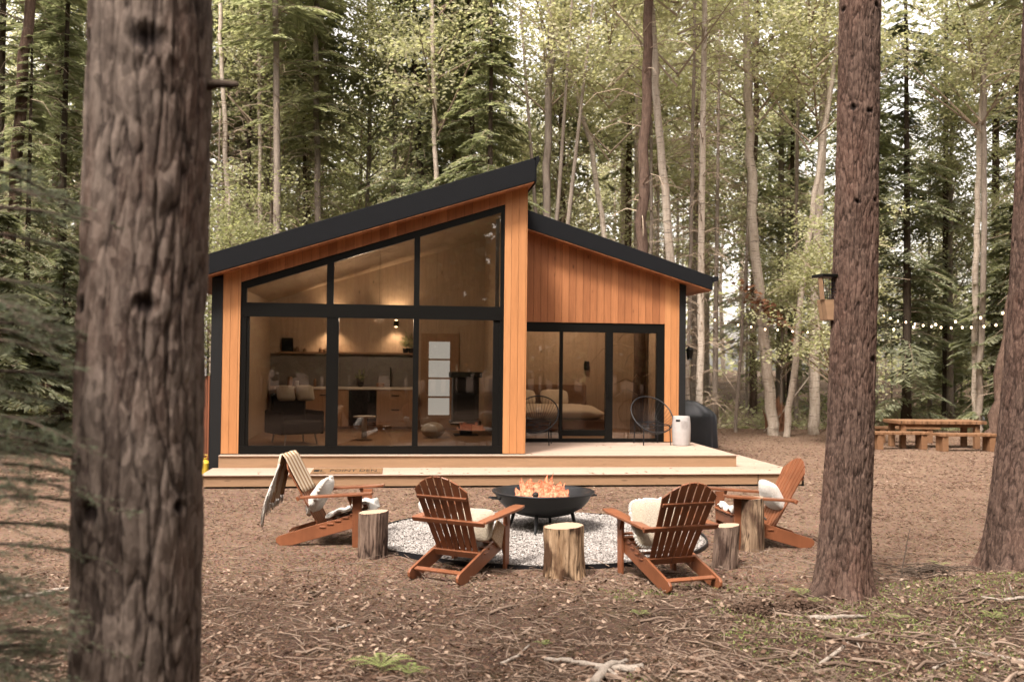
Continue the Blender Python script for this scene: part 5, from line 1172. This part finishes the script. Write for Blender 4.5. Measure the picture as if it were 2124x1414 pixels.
# ------------------------------------------------------------------ broken root stump & props by forest edge
p = onz(1612, 893); rs = empty('uprooted_stump', (p.x, p.y, 0), 0, 'broken orange-brown root stump with splintered sticks at the forest edge', 'tree stump')
mb = MB()
for k in range(70):
    a = random.uniform(0, 2*PI); r = random.uniform(.0, .36); q = Vector((r*math.cos(a), r*math.sin(a)*.6, 0)); tpn = q*random.uniform(.6, 1.3)+Vector((random.uniform(-.12, .12), 0, random.uniform(.4, 1.05)))
    mb.tube([q, q.lerp(tpn, .5)+Vector((random.uniform(-.06, .06), 0, 0)), tpn], [random.uniform(.03, .06), .035, .008], 5)
mb.build('roots', M['rust'], rs)
for (a, b, rr, lab) in (((1590, 898), (1745, 690), .022, 0), ((1585, 893), (1640, 850), .02, 0)):
    A_, B_ = at(*a, p.y-.4), at(*b, p.y+.6); MB().tube([A_-rs.location, (A_+B_)/2-rs.location+Vector((.05, 0, .04)), B_-rs.location], [rr, rr*.8, rr*.4], 6).build('splintered_stick', M['tpale'], rs, smooth=True)
# rusty dead leaf spray on the big birch
q = at(1590, 640, 25.6); n = 170; rng = np.random.default_rng(12); C = np.array(q)+np.stack([rng.normal(0, .42, n), rng.normal(0, .2, n), 0*rng.normal(0, .3, n)], 1); C[:, 2] -= (C[:, 0]-q.x)*.75 + rng.normal(0, .13, n)
A_ = rdir(n, .5); V, Fq = quads(C-np.array(q), A_*.08, perp(A_)*.05); V3, F3 = tube_np(np.array([[[-.9, 0, .66], [0, 0, 0], [.9, 0, -.7]]]), np.full((1, 3), .015)); V, Fq, mi = merge([(V, Fq, 0), (V3, F3, 1)]); o = mesh_np('dead_bough', V, Fq, [M['rust'], M['brush']], mi=mi); o.location = q; tag(o, 'rusty dead bough hanging on the big pinkish birch', 'bough')
# ------------------------------------------------------------------ foreground debris branches
def stick(pxs, r, mat, name, label, cat='branch', fork=None):
    r = r*1.3
    P3 = [onz(px, py) if len(t) == 0 else onz(px, py)+Vector((0, 0, t[0])) for (px, py, *t) in pxs]
    for q in P3: q.z += gzf(q.x, q.y)+r*.8
    o = P3[0].copy(); sm = []
    for i in range(len(P3)-1):
        for t in np.linspace(0, 1, 4, endpoint=False): sm.append(P3[i].lerp(P3[i+1], t)-o+Vector((random.uniform(-1, 1), random.uniform(-1, 1), random.uniform(-.4, .6)))*r*.5)
    sm.append(P3[-1]-o); rad = [r*(1-.55*i/(len(sm)-1))*random.uniform(.85, 1.15) for i in range(len(sm))]; mb = MB().tube(sm, rad, 9)
    for f_ in (fork or []):
        k = int(f_[0]*(len(sm)-1)); q = onz(f_[1], f_[2]); q.z += (f_[3] if len(f_) > 3 else 0)+gzf(q.x, q.y)+.01; mb.tube([sm[k], sm[k].lerp(q-o, .5)+Vector((0, .01, .01)), q-o], [rad[k]*.7, rad[k]*.5, rad[k]*.25], 7)
    ob = mb.build(name, M[mat], smooth=True); ob.location = o; return tag(ob, label, cat, 'fallen branches on the ground')
stick([(1680, 1300), (1735, 1296), (1795, 1288)], .020, 'driftpale', 'fallen_branch', 'grey mossy stick lying in front of the middle pine trunk')
stick([(1330, 1395), (1250, 1380), (1180, 1362), (1130, 1358)], .020, 'driftpale', 'fallen_branch', 'pale weathered branch at the bottom centre of the photo', fork=[(.35, 1290, 1410)])
stick([(1235, 1412), (1262, 1385), (1300, 1375)], .026, 'driftpale', 'driftwood_chunk', 'chunky pale wood piece at the very bottom centre')
stick([(1040, 1370), (1075, 1355), (1098, 1330)], .010, 'driftpale', 'fallen_branch', 'short upcurved pale stick left of the bottom-centre branch')
stick([(1866, 1235), (1872, 1190, .06), (1882, 1170, .2), (1888, 1160, .30)], .006, 'driftdark', 'dead_twig', 'thin dark twig standing upright right of the middle pine', fork=[(.5, 1905, 1180, .12), (.3, 1885, 1255)])
stick([(1975, 1215), (1920, 1205), (1880, 1192)], .010, 'driftdark', 'fallen_branch', 'dark stick lying toward the brush heap at right')
stick([(2124, 1262), (2080, 1262), (2035, 1256)], .012, 'driftpale', 'fallen_branch', 'pale stick with an upright stub at the right edge', fork=[(.35, 2093, 1262, .14)])
stick([(2130, 1392), (2080, 1372), (2005, 1350)], .014, 'driftpale', 'fallen_branch', 'long greyish stick in the bottom right corner')
stick([(1975, 1332), (1984, 1345), (1996, 1358)], .013, 'driftpale', 'bark_chip', 'short white wood chip left of the long corner stick')
stick([(1935, 1390), (1965, 1380), (2000, 1366)], .008, 'driftpale', 'fallen_branch', 'thin pale stick below the white wood chip')
stick([(0, 1250), (70, 1242), (150, 1226)], .020, 'driftpale', 'fallen_branch', 'pale log lying behind the needles at the left edge')
stick([(685, 1302), (702, 1298), (735, 1290)], .010, 'driftpale', 'fallen_branch', 'small crooked pale stick in front of the left stump', fork=[(.4, 700, 1315)])
stick([(965, 1262), (990, 1255), (1022, 1245)], .007, 'driftdark', 'dead_twig', 'thin dark twig in front of the left back-view chair')
stick([(640, 1228), (675, 1225), (712, 1230)], .007, 'driftdark', 'dead_twig', 'dark twig on bare ground below the left side-on chair')
stick([(1470, 1262), (1510, 1258), (1600, 1252)], .007, 'driftdark', 'dead_twig', 'long dark twig left of the middle pine base')
stick([(1700, 1385), (1770, 1345), (1815, 1318)], .011, 'driftpale', 'fallen_branch', 'slanting grey stick below the mossy stick', fork=[(.5, 1790, 1372)])
# twig heap
mb = MB(); q0 = onz(1925, 1205)
for k in range(60):
    a = random.uniform(0, PI); L = random.uniform(.08, .25); c_ = Vector((random.gauss(0, .16), random.gauss(0, .10), random.uniform(.01, .09))); d = Vector((math.cos(a), math.sin(a)*.5, random.uniform(-.2, .25)))*L
    mb.tube([c_-d, c_+Vector((0, 0, .02)), c_+d], [.004, .005, .003], 4)
o = mb.build('twig_heap', M['driftdark']); o.location = q0+Vector((0, 0, gzf(q0.x, q0.y))); tag(o, 'low heap of dark twigs between the two right pine trunks', 'twig heap')
# dirt clods/dark mounds
for (px, py, w_, lab) in ((1590, 1268, .30, 'dark earthy mound left of the middle pine base'), (1660, 1262, .22, 'smaller dark mound touching the middle pine base')):
    q = onz(px, py); n = 900; rng = np.random.default_rng(px); r = np.sqrt(rng.random(n)); a = rng.uniform(0, 2*PI, n); z = .045*(1-r**2)*rng.uniform(.5, 1.1, n); C = np.stack([w_*r*np.cos(a), w_*.6*r*np.sin(a), z+gz(q.x+w_*r*np.cos(a), q.y+w_*.6*r*np.sin(a))], 1); A_ = rdir(n, .6); V, Fq = quads(C, A_*.03, perp(A_)*.022)
    o = mesh_np('dirt_mound', V, Fq, M['soil']); o.location = (q.x, q.y, 0); tag(o, lab, 'mound')
# ferns / green tufts
def fern(px, py, s, n, label, up=.5):
    q = onz(px, py); e = []; parts = []
    global rng; rng = np.random.default_rng(int(px)); Cs = []; As = []; Bs = []
    for k in range(n):
        a = 2*PI*k/n+random.uniform(-.3, .3); L = s*random.uniform(.7, 1.1)
        for j in range(16):
            t = (j+1)/16; c = Vector((math.cos(a)*L*t, math.sin(a)*L*t, L*(up*t*1.6-up*1.3*t*t)+.01)); lt = Vector((-math.sin(a), math.cos(a), 0)); w_ = L*.26*math.sin(PI*min(1, t*.85+.12))
            for sg in (-1, 1): Cs.append(c+lt*sg*w_*.5); As.append((lt*sg+Vector((math.cos(a), math.sin(a), 0))*.35)*w_*.5); Bs.append(Vector((math.cos(a), math.sin(a), .2))*L*.022)
    V, Fq = quads(np.array(Cs), np.array(As), np.array(Bs)); o = mesh_np('fern', V, Fq, M['fern']); o.location = q+Vector((0, 0, gzf(q.x, q.y))); tag(o, label, 'fern', 'small green ferns on the ground')
fern(790, 1385, .20, 8, 'pale green fern at the bottom left of the centre'); fern(850, 1400, .14, 7, 'small fern right beside the bottom left fern')
fern(1662, 1238, .13, 9, 'bright fern touching the left of the middle pine base', .9); fern(1690, 1252, .10, 7, 'tiny fern at the foot of the middle pine')
fern(1950, 1180, .12, 7, 'small green tuft beyond the twig heap', 1.); fern(1328, 1275, .10, 6, 'faint fern below the right back-view chair'); fern(1860, 1290, .12, 7, 'small fern right of the mossy stick'); fern(2060, 1290, .14, 7, 'low fern below the pale stick at right'); fern(1130, 1330, .08, 6, 'tiny sprig above the bottom-centre branch')
def moss():
    n = 16000; x, y = rng.uniform(-.6, 4.4, n), rng.uniform(5.2, 8.3, n); k = fbm(x*1.6, y*1.9, s=51)*np.clip((x+1.2)/3.5, .3, 1) > .36; x, y = x[k], y[k]; n = len(x); A_ = rdir(n); A_[:, 2] = np.abs(A_[:, 2])+.2; V, Fq = quads(np.stack([x, y, gz(x, y)+.012], 1), A_*.012, perp(A_)*.005)
    tag(mesh_np('moss', V, Fq, M['fern']), kind='stuff')
moss()
# ------------------------------------------------------------------ near blurred boughs at left (young conifer beside the camera)
def near_conifer(x, y, h, branches, label):
    global rng; rng = np.random.default_rng(77)
    e = empty('young_conifer', (x, y, 0), 0, label, 'young tree'); MB().tube([(0, 0, 0), (-.05, 0, h*.5), (-.02, 0, h)], [.03, .022, .006], 8).build('trunk', M['tdark'], e, smooth=True)
    Cs, As, Bs = [], [], []; tw = MB()
    for (z, a, L) in branches:
        D = Vector((math.cos(a), math.sin(a), 0)); prev = None; pts = [Vector((0, 0, z)) + D*L*t + Vector((0, 0, L*(.12*t-.30*t*t))) for t in np.linspace(0, 1, 8)]; tw.tube(pts, [.008*(1-.8*t) for t in np.linspace(0, 1, 8)], 5)
        for j in range(int(26*L/.5)):
            t = random.uniform(.2, 1); p = Vector((0, 0, z)) + D*L*t + Vector((0, 0, L*(.12*t-.30*t*t))); sg = random.choice((-1, 1)); lat = Vector((-math.sin(a), math.cos(a), 0))*sg; d = (D*.8+lat*.8+Vector((0, 0, random.uniform(-.4, .05)))).normalized(); l = .20*(1.15-t)*random.uniform(.5, 1)+.03
            tw.tube([p, p+d*l], [.002, .001], 3)
            for q in range(int(l*170)):
                s_ = random.random(); c = p+d*l*s_; nd = (d*.5+Vector((random.uniform(-1, 1), random.uniform(-1, 1), random.uniform(-.4, .4)))).normalized(); Cs.append(c+nd*.008); As.append(nd*.009); Bs.append(Vector(d.cross(nd)).normalized()*.0016)
    tw.build('branches', M['tdark'], e); V, Fq = quads(np.array(Cs), np.array(As), np.array(Bs)); mesh_np('needles', V, Fq, M['near'], e)
random.seed(31)
br = []
for k in range(62):
    br.append((.45+2.15*random.random(), random.uniform(-1.5, 1.3), random.uniform(.30, .62)))
x0 = (-70-1062)/2000*3.3
near_conifer(x0, 3.3, 2.9, br, 'blurred young conifer boughs in the left foreground')
br = [(random.uniform(.25, 1.3), random.uniform(-1.2, 1.4), random.uniform(.25, .5)) for _ in range(16)]
near_conifer(onz(-60, 1150).x, 5.1, 1.5, br, 'small conifer low at the left edge beside the pale log')
# ------------------------------------------------------------------ light, world, camera
SUN_EL, SUN_AZ = math.radians(58), math.radians(-150)   # azimuth of sun measured from +Y clockwise-ish
W = bpy.data.worlds.new('World'); S.world = W; W.use_nodes = True; nt = W.node_tree; nt.nodes.clear()
ow = nt.nodes.new('ShaderNodeOutputWorld'); bg = nt.nodes.new('ShaderNodeBackground'); sk = nt.nodes.new('ShaderNodeTexSky'); sk.sky_type = 'NISHITA'; sk.sun_disc = False
sk.sun_elevation = SUN_EL; sk.sun_rotation = SUN_AZ; sk.dust_density = 3.; sk.ozone_density = .6
hs = nt.nodes.new('ShaderNodeHueSaturation'); hs.inputs['Saturation'].default_value = .22; nt.links.new(sk.outputs[0], hs.inputs['Color'])
mx = nt.nodes.new('ShaderNodeMix'); mx.data_type = 'RGBA'; mx.blend_type = 'MULTIPLY'; mx.inputs[0].default_value = 1; nt.links.new(hs.outputs[0], mx.inputs[6]); mx.inputs[7].default_value = (1.12, 1.0, .90, 1)
nt.links.new(mx.outputs[2], bg.inputs[0]); bg.inputs[1].default_value = .15; nt.links.new(bg.outputs[0], ow.inputs[0])
sl = bpy.data.lights.new('sun', 'SUN'); sl.energy = 1.9; sl.angle = math.radians(10); sl.color = (1, .93, .84)
so = bpy.data.objects.new('sun', sl); COL.objects.link(so)
sd_ = Vector((math.sin(SUN_AZ)*math.cos(SUN_EL), math.cos(SUN_AZ)*math.cos(SUN_EL), math.sin(SUN_EL))); so.rotation_euler = sd_.to_track_quat('Z', 'Y').to_euler()
cd = bpy.data.cameras.new('camera'); co_ = bpy.data.objects.new('camera', cd); COL.objects.link(co_); S.camera = co_
cd.sensor_width = 36; cd.lens = 36*F_PX/2124; cd.clip_start = .05; cd.clip_end = 600
R3 = Matrix((rC, uC, -cF)).transposed(); co_.matrix_world = Matrix.Translation(CAM) @ R3.to_4x4()
cd.dof.use_dof = True; cd.dof.focus_distance = 11.5; cd.dof.aperture_fstop = 2.0
S.view_settings.view_transform = 'Standard'; S.view_settings.look = 'None'; S.view_settings.exposure = 1.92; S.view_settings.gamma = 1
S.render.engine = 'CYCLES'; cy = S.cycles
cy.max_bounces = 7; cy.diffuse_bounces = 3; cy.glossy_bounces = 3; cy.transmission_bounces = 3; cy.transparent_max_bounces = 16; cy.caustics_reflective = False; cy.caustics_refractive = False
cy.use_denoising = True; cy.sample_clamp_indirect = 4.; cy.use_adaptive_sampling = True; cy.adaptive_threshold = .015
